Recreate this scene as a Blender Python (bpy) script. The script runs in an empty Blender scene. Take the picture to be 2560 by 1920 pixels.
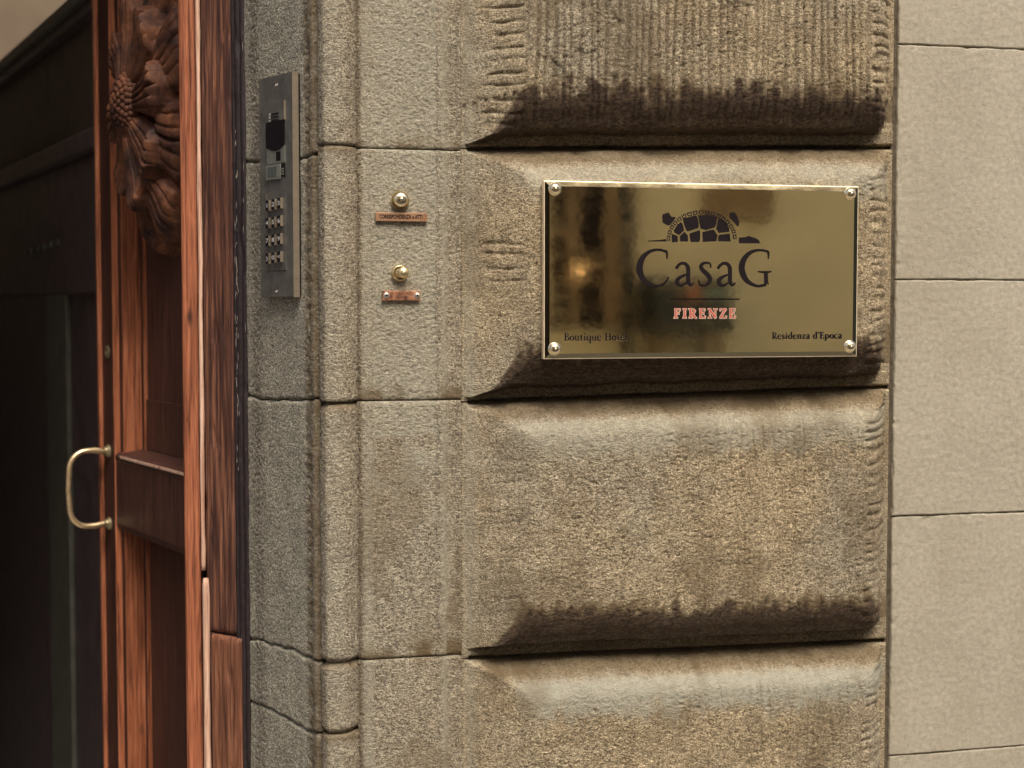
import bpy, bmesh, math, random
import numpy as np
from mathutils import Vector, Matrix

random.seed(3)
SC = bpy.context.scene
COL = SC.collection
rad = math.radians

# ------------------------------------------------------------------ camera
CAM = np.array([0.0, -1.95, 1.60])
YAW, PITCH, FPX = rad(13.4), rad(3.07), 3828.0
fw = np.array([math.sin(YAW)*math.cos(PITCH), math.cos(YAW)*math.cos(PITCH), -math.sin(PITCH)])
rt = np.array([math.cos(YAW), -math.sin(YAW), 0.0])
up = np.cross(rt, fw)
cam_data = bpy.data.cameras.new('camera')
cam = bpy.data.objects.new('camera', cam_data)
COL.objects.link(cam)
cam.location = CAM
cam.rotation_euler = (math.pi/2 - PITCH, 0, -YAW)
cam_data.sensor_width = 36
cam_data.lens = 36*FPX/2560
cam_data.clip_start = 0.05
cam_data.clip_end = 200
cam_data.dof.use_dof = True
cam_data.dof.focus_distance = 2.02
cam_data.dof.aperture_fstop = 4.2
SC.camera = cam

# ------------------------------------------------------------------ sky, sun, exposure
SUN_EL, SUN_AZ = rad(56), rad(172)      # azimuth measured from +Y towards +X
world = bpy.data.worlds.new('World')
SC.world = world
world.use_nodes = True
wn = world.node_tree
sky = wn.nodes.new('ShaderNodeTexSky')
sky.sky_type = 'NISHITA'
sky.sun_disc = False
sky.sun_elevation = SUN_EL
sky.sun_rotation = SUN_AZ
sky.dust_density = 6.0
sky.ozone_density = 0.6
sky.air_density = 0.7
wn.links.new(sky.outputs[0], wn.nodes['Background'].inputs[0])
wn.nodes['Background'].inputs[1].default_value = 0.15
sl = bpy.data.lights.new('sun', 'SUN')
sl.energy = 1.5
sl.angle = rad(24)
sl.color = (1.0, 0.96, 0.85)
sun = bpy.data.objects.new('sun', sl)
COL.objects.link(sun)
sd = Vector((math.sin(SUN_AZ)*math.cos(SUN_EL), math.cos(SUN_AZ)*math.cos(SUN_EL), math.sin(SUN_EL)))
sun.rotation_euler = sd.to_track_quat('Z', 'Y').to_euler()
sun.location = (2, -4, 8)
SC.view_settings.view_transform = 'Standard'
SC.view_settings.look = 'None'
SC.view_settings.gamma = 1
SC.view_settings.use_curve_mapping = False
SC.view_settings.exposure = 0.68
SC.render.engine = 'CYCLES'
SC.cycles.max_bounces = 8
SC.cycles.diffuse_bounces = 5

# ------------------------------------------------------------------ projection helpers (pixel of the 2560x1920 photo -> point in the place)
def ray(u, v):
    return fw*FPX + rt*(u-1280.0) - up*(v-960.0)
def at(u, v, Y):
    d = ray(u, v); return CAM + d*((Y-CAM[1])/d[1])
def hit(u, v, p0, n):
    d = ray(u, v); p0 = np.array(p0, float); n = np.array(n, float)
    return CAM + d*(np.dot(p0-CAM, n)/np.dot(d, n))
VH = 755.0
def X(u, Y): return at(u, VH, Y)[0]
def Z(v, u, Y): return at(u, v, Y)[2]

# ------------------------------------------------------------------ numpy noise
def _hash(ix, iy, seed):
    h = (ix.astype(np.int64)*374761393 + iy.astype(np.int64)*668265263 + seed*1442695041) & 0xffffffff
    h = ((h ^ (h >> 13))*1274126177) & 0xffffffff
    h = h ^ (h >> 16)
    return h
def gnoise(x, y, seed=0):
    x0 = np.floor(x); y0 = np.floor(y); fx = x-x0; fy = y-y0
    ux = fx*fx*fx*(fx*(fx*6-15)+10); uy = fy*fy*fy*(fy*(fy*6-15)+10)
    def g(ix, iy, dx, dy):
        a = _hash(ix, iy, seed)/4294967296.0*2*np.pi
        return np.cos(a)*dx + np.sin(a)*dy
    x0 = x0.astype(np.int64); y0 = y0.astype(np.int64)
    a = g(x0, y0, fx, fy); b = g(x0+1, y0, fx-1, fy)
    c = g(x0, y0+1, fx, fy-1); d = g(x0+1, y0+1, fx-1, fy-1)
    return (a+(b-a)*ux + ((c+(d-c)*ux)-(a+(b-a)*ux))*uy)*1.5
def fbm(x, y, size, octs=3, seed=0, gain=0.5):
    r = 0; a = 1.0; f = 1.0/size; t = 0
    for i in range(octs):
        r = r + a*gnoise(x*f, y*f, seed+i*17); t += a; a *= gain; f *= 2.03
    return r/t
def worley(x, y, size, seed=0):
    x = x/size; y = y/size; ix = np.floor(x).astype(np.int64); iy = np.floor(y).astype(np.int64)
    best = np.full(np.broadcast(x, y).shape, 9.0); rnd_ = np.zeros(best.shape)
    for dx in (-1, 0, 1):
        for dy in (-1, 0, 1):
            cx_, cy_ = ix+dx, iy+dy
            h1 = _hash(cx_, cy_, seed)/4294967296.0; h2 = _hash(cx_, cy_, seed+7)/4294967296.0
            d = np.hypot(cx_+h1-x, cy_+h2-y); m_ = d < best
            best = np.where(m_, d, best); rnd_ = np.where(m_, _hash(cx_, cy_, seed+13)/4294967296.0, rnd_)
    return best, rnd_
def pitted(x, z, size, seed, frac=0.5):
    d, r_ = worley(x, z, size, seed)
    return -np.clip(1-d/(0.25+0.40*r_), 0, 1)**0.7*(r_ > 1-frac)
def sst(a, b, x):
    t = np.clip((x-a)/(b-a), 0, 1); return t*t*(3-2*t)

# ------------------------------------------------------------------ object helpers
def empty(name, loc, label=None, cat=None, group=None, kind=None):
    o = bpy.data.objects.new(name, None); COL.objects.link(o)
    o.location = tuple(float(c) for c in loc); o.empty_display_size = 0.05
    return tag(o, label, cat, group, kind)
def tag(o, label=None, cat=None, group=None, kind=None):
    if label: o['label'] = label
    if cat: o['category'] = cat
    if group: o['group'] = group
    if kind: o['kind'] = kind
    return o
def root_loc(o):
    v = Vector((0, 0, 0))
    while o is not None:
        v = v + o.location; o = o.parent
    return v
def mesh_obj(name, me, mat, parent=None, loc=(0, 0, 0)):
    o = bpy.data.objects.new(name, me); COL.objects.link(o)
    if mat is not None and len(me.materials) == 0: me.materials.append(mat)
    if parent is not None: o.parent = parent
    o.location = loc
    return o
def link_world(name, verts, faces, mat, parent=None, smooth=False, bevel=0, kind=None, segs=2):
    """verts in world coordinates; stored relative to the parent"""
    p = root_loc(parent) if parent is not None else Vector((0, 0, 0))
    me = bpy.data.meshes.new(name)
    me.from_pydata([(v[0]-p.x, v[1]-p.y, v[2]-p.z) for v in verts], [], faces)
    me.update()
    if smooth: me.polygons.foreach_set('use_smooth', [True]*len(me.polygons))
    o = mesh_obj(name, me, mat, parent)
    if kind: o['kind'] = kind
    if bevel:
        bm = bmesh.new(); bm.from_mesh(me)
        bmesh.ops.recalc_face_normals(bm, faces=bm.faces)
        eds = [e for e in bm.edges if len(e.link_faces) == 2 and e.calc_face_angle() > 0.5]
        bmesh.ops.bevel(bm, geom=eds, offset=bevel, segments=segs, affect='EDGES', profile=0.6, clamp_overlap=True)
        bm.to_mesh(me); bm.free()
    return o
BOXF = [(0, 1, 3, 2), (4, 6, 7, 5), (0, 4, 5, 1), (2, 3, 7, 6), (0, 2, 6, 4), (1, 5, 7, 3)]
class Frame:
    """local axes a (along), b (out of the face), z up, placed in the world"""
    def __init__(s, o, a, b): s.o = np.array(o, float); s.a = np.array(a, float); s.b = np.array(b, float)
    def __call__(s, a, b, z): return s.o + s.a*a + s.b*b + np.array([0, 0, z])
WF = Frame((0, 0, 0), (1, 0, 0), (0, -1, 0))      # the street wall: a = x, b = out to the street
def box(name, F, a0, a1, b0, b1, z0, z1, mat, parent=None, bevel=0, **k):
    vs = [F(a, b, z) for a in (a0, a1) for b in (b0, b1) for z in (z0, z1)]
    return link_world(name, vs, BOXF, mat, parent, bevel=bevel, **k)
def lathe(name, F, a, z, prof, mat, parent=None, n=28, smooth=True):
    """prof: list of (radius, b) turned about the face normal at (a, z)"""
    vs = []; fs = []
    for r, b in prof:
        for i in range(n):
            t = 2*math.pi*i/n; vs.append(F(a+r*math.cos(t), b, z+r*math.sin(t)))
    m = len(prof)
    for j in range(m-1):
        for i in range(n):
            fs.append((j*n+i, j*n+(i+1) % n, (j+1)*n+(i+1) % n, (j+1)*n+i))
    fs.append(tuple(range(n))); fs.append(tuple((m-1)*n+i for i in range(n))[::-1])
    return link_world(name, vs, fs, mat, parent, smooth=smooth)
def tube(name, pts, r, mat, parent=None, n=12, flat=1.0):
    pts = [np.array(p, float) for p in pts]; vs = []; fs = []
    rr = r if isinstance(r, (list, tuple)) else [r]*len(pts)
    ref = None
    for i, p in enumerate(pts):
        d = pts[min(i+1, len(pts)-1)]-pts[max(i-1, 0)]; d /= np.linalg.norm(d)
        if ref is None:
            ref = np.cross(d, (0.3, 0.5, 0.8)); ref /= np.linalg.norm(ref)
        ref = ref - d*np.dot(ref, d); ref /= np.linalg.norm(ref)
        s2 = np.cross(d, ref)
        for k in range(n):
            t = 2*math.pi*k/n; vs.append(p + (ref*math.cos(t)+s2*math.sin(t)*flat)*rr[i])
    for j in range(len(pts)-1):
        for k in range(n):
            fs.append((j*n+k, j*n+(k+1) % n, (j+1)*n+(k+1) % n, (j+1)*n+k))
    fs.append(tuple(range(n))[::-1]); fs.append(tuple((len(pts)-1)*n+k for k in range(n)))
    return link_world(name, vs, fs, mat, parent, smooth=True)
def grid_obj(name, P, mat, parent, attrs=None, kind=None, flip=False):
    """P: (m, n, 3) world points"""
    m, n, _ = P.shape
    pl = root_loc(parent) if parent is not None else Vector((0, 0, 0))
    V = (P.reshape(-1, 3)-np.array([pl.x, pl.y, pl.z])).astype(np.float32)
    idx = np.arange(m*n).reshape(m, n)
    q = np.stack([idx[:-1, :-1], idx[:-1, 1:], idx[1:, 1:], idx[1:, :-1]], -1).reshape(-1, 4)
    if flip: q = q[:, ::-1]
    me = bpy.data.meshes.new(name)
    me.vertices.add(m*n); me.vertices.foreach_set('co', V.ravel())
    nf = len(q)
    me.loops.add(nf*4); me.loops.foreach_set('vertex_index', q.ravel().astype(np.int32))
    me.polygons.add(nf)
    me.polygons.foreach_set('loop_start', np.arange(0, nf*4, 4, dtype=np.int32))
    me.polygons.foreach_set('use_smooth', np.ones(nf, dtype=bool))
    me.update(calc_edges=True)
    if attrs:
        for k, a in attrs.items():
            at_ = me.attributes.new(k, 'FLOAT', 'POINT')
            at_.data.foreach_set('value', a.astype(np.float32).ravel())
    o = mesh_obj(name, me, mat, parent)
    if kind: o['kind'] = kind
    return o
def dup_tree(o, parent=None):
    c = o.copy(); COL.objects.link(c); c.parent = parent
    for ch in [x for x in bpy.data.objects if x.parent == o]: dup_tree(ch, c)
    return c

# ------------------------------------------------------------------ materials
class NT:
    def __init__(s, name):
        s.m = bpy.data.materials.new(name); s.m.use_nodes = True
        s.t = s.m.node_tree; s.b = s.t.nodes['Principled BSDF']
        s.pos = s.t.nodes.new('ShaderNodeNewGeometry').outputs['Position']
    def n(s, typ, ins=None, **kw):
        nd = s.t.nodes.new(typ)
        for k, v in kw.items(): setattr(nd, k, v)
        for k, v in (ins or {}).items():
            if isinstance(v, bpy.types.NodeSocket): s.t.links.new(v, nd.inputs[k])
            else: nd.inputs[k].default_value = v
        return nd
    def map(s, scale=(1, 1, 1), rot=(0, 0, 0)):
        return s.n('ShaderNodeMapping', {0: s.pos, 'Scale': scale, 'Rotation': rot}).outputs[0]
    def noise(s, scale, vec=None, detail=4, rough=0.55, dist=0.0):
        return s.n('ShaderNodeTexNoise', {'Vector': vec or s.pos, 'Scale': scale, 'Detail': detail, 'Roughness': rough, 'Distortion': dist}).outputs[0]
    def vor(s, scale, vec=None, feature='F1'):
        return s.n('ShaderNodeTexVoronoi', {'Vector': vec or s.pos, 'Scale': scale}, feature=feature).outputs['Distance']
    def ramp(s, fac, stops, interp='LINEAR'):
        nd = s.n('ShaderNodeValToRGB', {0: fac}); cr = nd.color_ramp; cr.interpolation = interp
        while len(cr.elements) < len(stops): cr.elements.new(0.5)
        for e, (p, c) in zip(cr.elements, stops):
            e.position = p
            e.color = (c, c, c, 1) if isinstance(c, (int, float)) else (*c, 1)
        return nd.outputs[0]
    def math(s, op, a, b=0.0, clamp=False):
        nd = s.n('ShaderNodeMath', {0: a, 1: b}, operation=op); nd.use_clamp = clamp; return nd.outputs[0]
    def mix(s, fac, a, b, mode='MIX'):
        nd = s.n('ShaderNodeMix', data_type='RGBA', blend_type=mode)
        for k, v in ((0, fac), (6, a), (7, b)):
            if isinstance(v, bpy.types.NodeSocket): s.t.links.new(v, nd.inputs[k])
            else: nd.inputs[k].default_value = v if k == 0 else ((*v, 1) if len(v) == 3 else v)
        return nd.outputs[2]
    def attr(s, name):
        return s.n('ShaderNodeAttribute', attribute_name=name).outputs['Fac']
    def bump(s, h, strength=0.5, dist=0.001, prev=None):
        i = {'Height': h, 'Strength': strength, 'Distance': dist}
        if prev is not None: i['Normal'] = prev
        return s.n('ShaderNodeBump', i).outputs[0]
    def set(s, **kw):
        for k, v in kw.items():
            k = k.replace('_', ' ')
            if isinstance(v, bpy.types.NodeSocket): s.t.links.new(v, s.b.inputs[k])
            else: s.b.inputs[k].default_value = (*v, 1) if isinstance(v, tuple) and len(v) == 3 else v
        return s.m

def mat_stone(name, dark, mid, light, grey, speck=0.5, bstr=0.6, pale_c=(0.390, 0.368, 0.285), scale=1.0):
    m = NT(name)
    n1 = m.noise(150*scale, m.map((1, 1, 1.8)), detail=6, rough=0.82)
    n2 = m.noise(520*scale, m.map((1, 1, 1.5)), detail=2, rough=0.6)
    n6 = m.noise(48*scale, m.map((1, 1, 1.5)), detail=4, rough=0.7)
    n3 = m.noise(16, detail=5, rough=0.6)
    n4 = m.noise(4.5, detail=4, rough=0.55)
    v1 = m.vor(190*scale)
    base = m.ramp(n3, [(0.30, mid), (0.50, light), (0.70, mid)])
    gm = m.ramp(n4, [(0.42, 0.0), (0.62, 0.75)])
    base = m.mix(gm, base, grey)
    sp = m.ramp(n1, [(0.38, 0.0), (0.48, 0.62), (0.60, 1.0)])
    c6 = m.ramp(n6, [(0.40, 0.0), (0.62, 1.0)])
    base = m.mix(c6, m.mix(0.30, base, dark), m.mix(0.10, base, (0.55, 0.48, 0.38)))
    darker = m.mix(0.85, base, dark)
    c = m.mix(sp, darker, m.mix(0.22, base, (0.62, 0.55, 0.44)))
    c = m.mix(speck, base, c)
    grit = m.ramp(n2, [(0.34, 0.48), (0.5, 1.0), (0.66, 1.48)])
    c = m.mix(1.0, c, grit, 'MULTIPLY')
    n7 = m.noise(300*scale, m.map((1, 1, 1.6)), detail=2, rough=0.7)
    c = m.mix(1.0, c, m.ramp(n7, [(0.34, 0.50), (0.47, 0.98), (0.66, 1.42)]), 'MULTIPLY')
    pits = m.ramp(v1, [(0.10, 0.35), (0.30, 1.0)])
    pitm = m.ramp(m.noise(30, detail=3), [(0.48, 0.0), (0.60, 1.0)])
    c = m.mix(m.math('MULTIPLY', pitm, 0.6), c, m.mix(1.0, c, pits, 'MULTIPLY'))
    v2 = m.vor(300*scale, m.map((1, 1, 1.5)))
    pm2 = m.ramp(m.noise(38, detail=4, rough=0.7), [(0.40, 0.25), (0.58, 1.0)])
    spots = m.math('MULTIPLY', m.ramp(v2, [(0.16, 0.62), (0.30, 0.0)]), pm2)
    c = m.mix(spots, c, m.mix(0.7, c, (0.03, 0.022, 0.015)))
    pale = m.attr('pale')
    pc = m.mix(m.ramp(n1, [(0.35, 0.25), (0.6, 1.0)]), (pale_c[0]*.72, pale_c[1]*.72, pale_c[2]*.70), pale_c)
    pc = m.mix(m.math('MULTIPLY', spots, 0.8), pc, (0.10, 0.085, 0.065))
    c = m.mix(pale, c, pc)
    rust_shade = m.attr('rust_shade')
    c = m.mix(rust_shade, c, m.mix(n1, (0.095, 0.062, 0.033), (0.205, 0.155, 0.088)))
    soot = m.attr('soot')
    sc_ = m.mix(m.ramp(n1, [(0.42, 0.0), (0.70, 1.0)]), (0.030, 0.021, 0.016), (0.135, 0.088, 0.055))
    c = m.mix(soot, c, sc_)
    h = m.math('ADD', m.math('ADD', m.math('MULTIPLY', n1, 0.8), m.math('MULTIPLY', n2, 0.4)), m.math('MULTIPLY', n7, 0.9))
    b = m.bump(h, bstr, 0.0030)
    return m.set(Base_Color=c, Roughness=0.93, Normal=b, Specular_IOR_Level=0.15)

M = {}
M['boss'] = mat_stone('rusticated sandstone', (0.085, 0.055, 0.032), (0.370, 0.282, 0.146), (0.460, 0.358, 0.198), (0.320, 0.285, 0.200), 0.85, 0.9)
M['jamb'] = mat_stone('grey jamb sandstone', (0.085, 0.078, 0.058), (0.310, 0.285, 0.215), (0.362, 0.335, 0.255), (0.300, 0.285, 0.225), 0.62, 0.6)
M['band'] = mat_stone('moulded sandstone', (0.10, 0.075, 0.050), (0.305, 0.252, 0.162), (0.370, 0.315, 0.212), (0.300, 0.277, 0.200), 0.92, 0.8)

def mat_plaster():
    m = NT('smooth render')
    n1 = m.noise(150, detail=3, rough=0.6); n3 = m.noise(7, detail=5)
    n5 = m.noise(420, detail=2)
    c = m.mix(m.ramp(n3, [(0.35, 0.0), (0.65, 1.0)]), (0.345, 0.308, 0.232), (0.392, 0.353, 0.272))
    c = m.mix(1.0, c, m.ramp(n1, [(0.3, 0.84), (0.7, 1.12)]), 'MULTIPLY')
    c = m.mix(m.ramp(n5, [(0.70, 0.0), (0.78, 0.35)]), c, (0.15, 0.12, 0.08))
    st_ = m.noise(9, m.map((1, 1, 0.18)), detail=5, rough=0.6)
    c = m.mix(m.ramp(st_, [(0.50, 0.0), (0.72, 0.30)]), c, (0.27, 0.235, 0.165))
    scr = m.noise(30, m.map((1.6, 1, 0.5), (0, 0.9, 0)), detail=6, rough=0.7)
    c = m.mix(m.ramp(scr, [(0.66, 0.0), (0.74, 0.30)]), c, (0.24, 0.20, 0.14))
    b = m.bump(m.math('ADD', m.noise(110, detail=4, rough=0.65), m.math('MULTIPLY', n5, 0.3)), 0.50, 0.0022)
    return m.set(Base_Color=c, Roughness=0.9, Normal=b, Specular_IOR_Level=0.2)
M['plaster'] = mat_plaster()

def mat_wood(name, dark, mid, light, rough=0.55, wear=0.5, gscale=1.0, ws=1.0):
    m = NT(name)
    vec = m.map((1, 1, 0.035))
    g1 = m.noise(210*gscale, vec, detail=4, rough=0.6, dist=0.4)
    g2 = m.noise(620*gscale, vec, detail=2, rough=0.6)
    big = m.noise(11*ws, m.map((1, 1, 0.22)), detail=5, rough=0.62)
    c = m.ramp(g1, [(0.30, dark), (0.50, mid), (0.72, light)])
    c = m.mix(m.ramp(big, [(0.60-wear*0.25, 0.0), (0.66, 0.85)]), c, m.mix(0.45, c, dark))
    c = m.mix(1.0, c, m.ramp(g2, [(0.3, 0.72), (0.7, 1.25)]), 'MULTIPLY')
    kn = m.vor(17, m.map((1, 1, 0.35)))
    c = m.mix(m.ramp(kn, [(0.03, 0.85), (0.10, 0.0)]), c, (0.03, 0.015, 0.01))
    sc_ = m.noise(60, m.map((1, 1, 0.10)), detail=6, rough=0.75)
    c = m.mix(m.ramp(sc_, [(0.66, 0.0), (0.72, 0.6)]), c, (light[0]*1.2, light[1]*1.3, light[2]*1.4))
    b = m.bump(m.math('ADD', g1, m.math('MULTIPLY', g2, 0.5)), 0.5, 0.0012)
    return m.set(Base_Color=c, Roughness=rough, Normal=b, Specular_IOR_Level=0.35)
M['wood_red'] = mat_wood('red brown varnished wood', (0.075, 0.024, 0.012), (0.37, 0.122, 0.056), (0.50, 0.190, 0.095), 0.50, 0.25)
M['wood_post'] = mat_wood('weathered dark brown wood', (0.022, 0.011, 0.010), (0.110, 0.044, 0.027), (0.36, 0.155, 0.082), 0.55, 0.62, 1.0, 2.0)
M['wood_worn'] = mat_wood('worn orange wood', (0.045, 0.018, 0.012), (0.25, 0.095, 0.048), (0.44, 0.205, 0.11), 0.6, 0.75, 0.9)
M['wood_red_shaded'] = mat_wood('shaded red brown varnished wood', (0.020, 0.009, 0.008), (0.055, 0.022, 0.016), (0.10, 0.040, 0.026), 0.5, 0.4)  # same door wood, shade of its left-facing faces put into the colour
M['wood_highlight'] = mat_wood('pale highlight wood', (0.36, 0.17, 0.11), (0.66, 0.42, 0.30), (0.80, 0.58, 0.45), 0.45, 0.05)  # pale tone includes the highlight along the arris
M['wood_panel'] = mat_wood('dark red brown wood', (0.035, 0.014, 0.011), (0.070, 0.030, 0.022), (0.115, 0.050, 0.034), 0.5, 0.4)
def mat_carved():
    m = NT('carved dark wood')
    n = m.noise(28, detail=5, rough=0.6); n2 = m.noise(220, detail=3)
    c = m.ramp(n, [(0.36, (0.030, 0.015, 0.012)), (0.58, (0.125, 0.050, 0.027)), (0.76, (0.30, 0.120, 0.058))])
    c = m.mix(1.0, c, m.ramp(n2, [(0.3, 0.75), (0.7, 1.2)]), 'MULTIPLY')
    return m.set(Base_Color=c, Roughness=0.60, Normal=m.bump(n2, 0.4, 0.0012), Specular_IOR_Level=0.18)
M['carved'] = mat_carved()

def mat_simple(name, col, rough=0.6, metal=0.0, spec=0.5, nscale=200, amt=0.15, bump=0.0, bdist=0.0005):
    m = NT(name); n = m.noise(nscale, detail=4, rough=0.6)
    c = m.mix(1.0, col, m.ramp(n, [(0.3, 1-amt), (0.7, 1+amt)]), 'MULTIPLY')
    kw = dict(Base_Color=c, Roughness=rough, Metallic=metal, Specular_IOR_Level=spec)
    if bump: kw['Normal'] = m.bump(n, bump, bdist)
    return m.set(**kw)
M['shade_wood'] = mat_simple('near black shade wood', (0.018, 0.010, 0.010), 0.6, nscale=120, amt=0.6, bump=0.4, bdist=0.002)  # shadow gradient on the frame put into a near-black colour
M['gap'] = mat_simple('dark open joint', (0.02, 0.016, 0.014), 0.95, spec=0.1)
M['fleck'] = mat_simple('pale paint flecks', (0.55, 0.47, 0.38), 0.8)
M['mortar'] = mat_simple('joint mortar', (0.10, 0.08, 0.055), 0.95, spec=0.1, nscale=150, amt=0.4, bump=0.5, bdist=0.002)
M['black_paint'] = mat_simple('black enamel fill', (0.012, 0.008, 0.010), 0.35, spec=0.3)
M['red_paint'] = mat_simple('red enamel fill', (0.52, 0.10, 0.07), 0.45)
M['pink_rim_highlight'] = mat_simple('pinkish letter rim highlight', (0.66, 0.50, 0.38), 0.5, 0.3)
M['steel_dark'] = mat_simple('dark anodised steel', (0.225, 0.215, 0.190), 0.42, 0.60, nscale=60, amt=0.25)
M['steel_edge'] = mat_simple('brushed steel edge', (0.50, 0.42, 0.32), 0.36, 0.75, nscale=90, amt=0.12)
M['bezel'] = mat_simple('pale steel bezel', (0.50, 0.52, 0.45), 0.30, 0.7)
M['black_plastic'] = mat_simple('black plastic', (0.012, 0.010, 0.012), 0.35)
M['display'] = mat_simple('grey display', (0.10, 0.115, 0.105), 0.22, nscale=900, amt=0.6)
M['digit'] = mat_simple('white digit print', (0.62, 0.60, 0.55), 0.6)
M['screw'] = mat_simple('zinc screw', (0.62, 0.55, 0.47), 0.33, 0.8, nscale=400, amt=0.3)
M['handle'] = mat_simple('worn brass handle', (0.90, 0.68, 0.40), 0.34, 0.85, nscale=90, amt=0.15)
M['collar'] = mat_simple('dull brass collar', (0.30, 0.24, 0.14), 0.45, 0.7)

def mat_brass_plate():
    m = NT('polished brass')
    n = m.noise(9, detail=4)
    c = m.mix(n, (0.82, 0.71, 0.41), (0.88, 0.77, 0.46))
    smear = m.noise(22, m.map((1, 1, 2.2)), detail=6, rough=0.65)
    br = m.noise(160, m.map((0.06, 1, 1)), detail=2)
    r = m.ramp(smear, [(0.35, 0.030), (0.7, 0.075)])
    # fine hairline scratches
    s1 = m.vor(7.0, m.map((1, 1, 1), (0, 0.75, 0)), 'DISTANCE_TO_EDGE')
    scr = m.ramp(s1, [(0.0, 1.0), (0.0025, 0.0)])
    scm = m.ramp(m.noise(13, detail=2), [(0.50, 0.0), (0.58, 0.6)])
    f = m.math('MULTIPLY', scr, scm)
    c = m.mix(f, c, (0.92, 0.78, 0.50))
    b = m.bump(m.math('ADD', m.math('MULTIPLY', n, 0.6), m.math('MULTIPLY', br, 0.006)), 0.10, 0.003)
    return m.set(Base_Color=c, Metallic=1.0, Roughness=r, Normal=b)
M['brass'] = mat_brass_plate()
M['brass_rim_highlight'] = mat_simple('bright brass rim highlight', (0.92, 0.74, 0.44), 0.28, 1.0, nscale=60, amt=0.1)
M['plate_edge'] = mat_simple('brushed brass edge', (0.92, 0.76, 0.52), 0.5, 0.45, nscale=120, amt=0.1)
M['brass_dome'] = mat_simple('brass screw cap', (0.88, 0.74, 0.48), 0.16, 1.0, nscale=60, amt=0.08)
M['brass_old'] = mat_simple('aged brass', (0.72, 0.58, 0.33), 0.32, 0.9, nscale=160, amt=0.25, bump=0.15)
def mat_copper():
    m = NT('tarnished copper')
    n = m.noise(70, detail=5, rough=0.65)
    c = m.ramp(n, [(0.38, (0.13, 0.055, 0.040)), (0.50, (0.40, 0.185, 0.105)), (0.66, (0.66, 0.34, 0.19))])
    return m.set(Base_Color=c, Metallic=0.55, Roughness=0.42)
M['copper'] = mat_copper()
M['copper_clean'] = mat_simple('copper strip', (0.42, 0.235, 0.135), 0.42, 0.5, nscale=200, amt=0.15)

M['paving'] = mat_simple('stone paving', (0.30, 0.28, 0.25), 0.85, nscale=30, amt=0.3, bump=0.4, bdist=0.004)
M['asphalt'] = mat_simple('asphalt', (0.12, 0.115, 0.11), 0.9, nscale=300, amt=0.4, bump=0.5, bdist=0.003)
M['facade'] = mat_simple('ochre facade render', (0.72, 0.63, 0.45), 0.92, nscale=3, amt=0.10)
M['facade_stone'] = mat_simple('brown stone trim', (0.27, 0.185, 0.11), 0.9, nscale=20, amt=0.2)
M['shop_dark'] = mat_simple('dark shop glass', (0.018, 0.014, 0.016), 0.3, spec=0.1)
M['green_grey'] = mat_simple('grey green painted metal', (0.19, 0.23, 0.19), 0.6)
M['dark_green'] = mat_simple('dark green painted metal', (0.030, 0.032, 0.030), 0.55)
M['orange'] = mat_simple('orange red lacquer', (0.50, 0.17, 0.09), 0.6)
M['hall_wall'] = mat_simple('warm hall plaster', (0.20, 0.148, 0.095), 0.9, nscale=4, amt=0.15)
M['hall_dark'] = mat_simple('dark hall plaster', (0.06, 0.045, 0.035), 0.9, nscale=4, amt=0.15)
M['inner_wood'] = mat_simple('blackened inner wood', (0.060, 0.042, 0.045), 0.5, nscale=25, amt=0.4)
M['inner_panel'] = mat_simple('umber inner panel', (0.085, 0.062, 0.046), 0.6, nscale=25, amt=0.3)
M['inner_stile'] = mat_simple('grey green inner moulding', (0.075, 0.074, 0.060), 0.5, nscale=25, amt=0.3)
ml = NT('warm lamp glass')
M['lamp'] = ml.set(Base_Color=(0.9, 0.6, 0.3), Emission_Color=(1.0, 0.60, 0.32, 1), Emission_Strength=0.5)

# ================================================================== SETTING
def struct(name, F, a0, a1, b0, b1, z0, z1, mat):
    return tag(box(name, F, a0, a1, b0, b1, z0, z1, mat), kind='structure')
struct('pavement', WF, -9, 14, 0.06, 1.5, -0.15, 0.0, M['paving'])
struct('street', WF, -40, 60, 1.5, 4.6, -0.40, -0.12, M['asphalt'])
struct('ground', WF, -60, 80, -60, 60, -0.6, -0.42, M['paving'])
struct('far_pavement', WF, -9, 14, 4.6, 5.9, -0.15, 0.0, M['paving'])
# hall behind the doorway
struct('hall_floor', WF, -1.9, 0.60, -4.6, 0.06, -0.15, -0.004, M['paving'])
struct('hall_ceiling', WF, -1.9, 0.60, -3.6, -0.50, 3.30, 3.40, M['hall_wall'])  # stops short of the back wall; gap made to let daylight in
struct('hall_back_wall', WF, -2.0, 0.70, -4.72, -4.60, -0.1, 3.5, M['hall_wall'])
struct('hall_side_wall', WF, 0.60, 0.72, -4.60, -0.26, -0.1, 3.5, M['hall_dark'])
struct('hall_left_wall', WF, -2.02, -1.9, -4.60, -0.26, -0.1, 3.5, M['hall_wall'])

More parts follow.
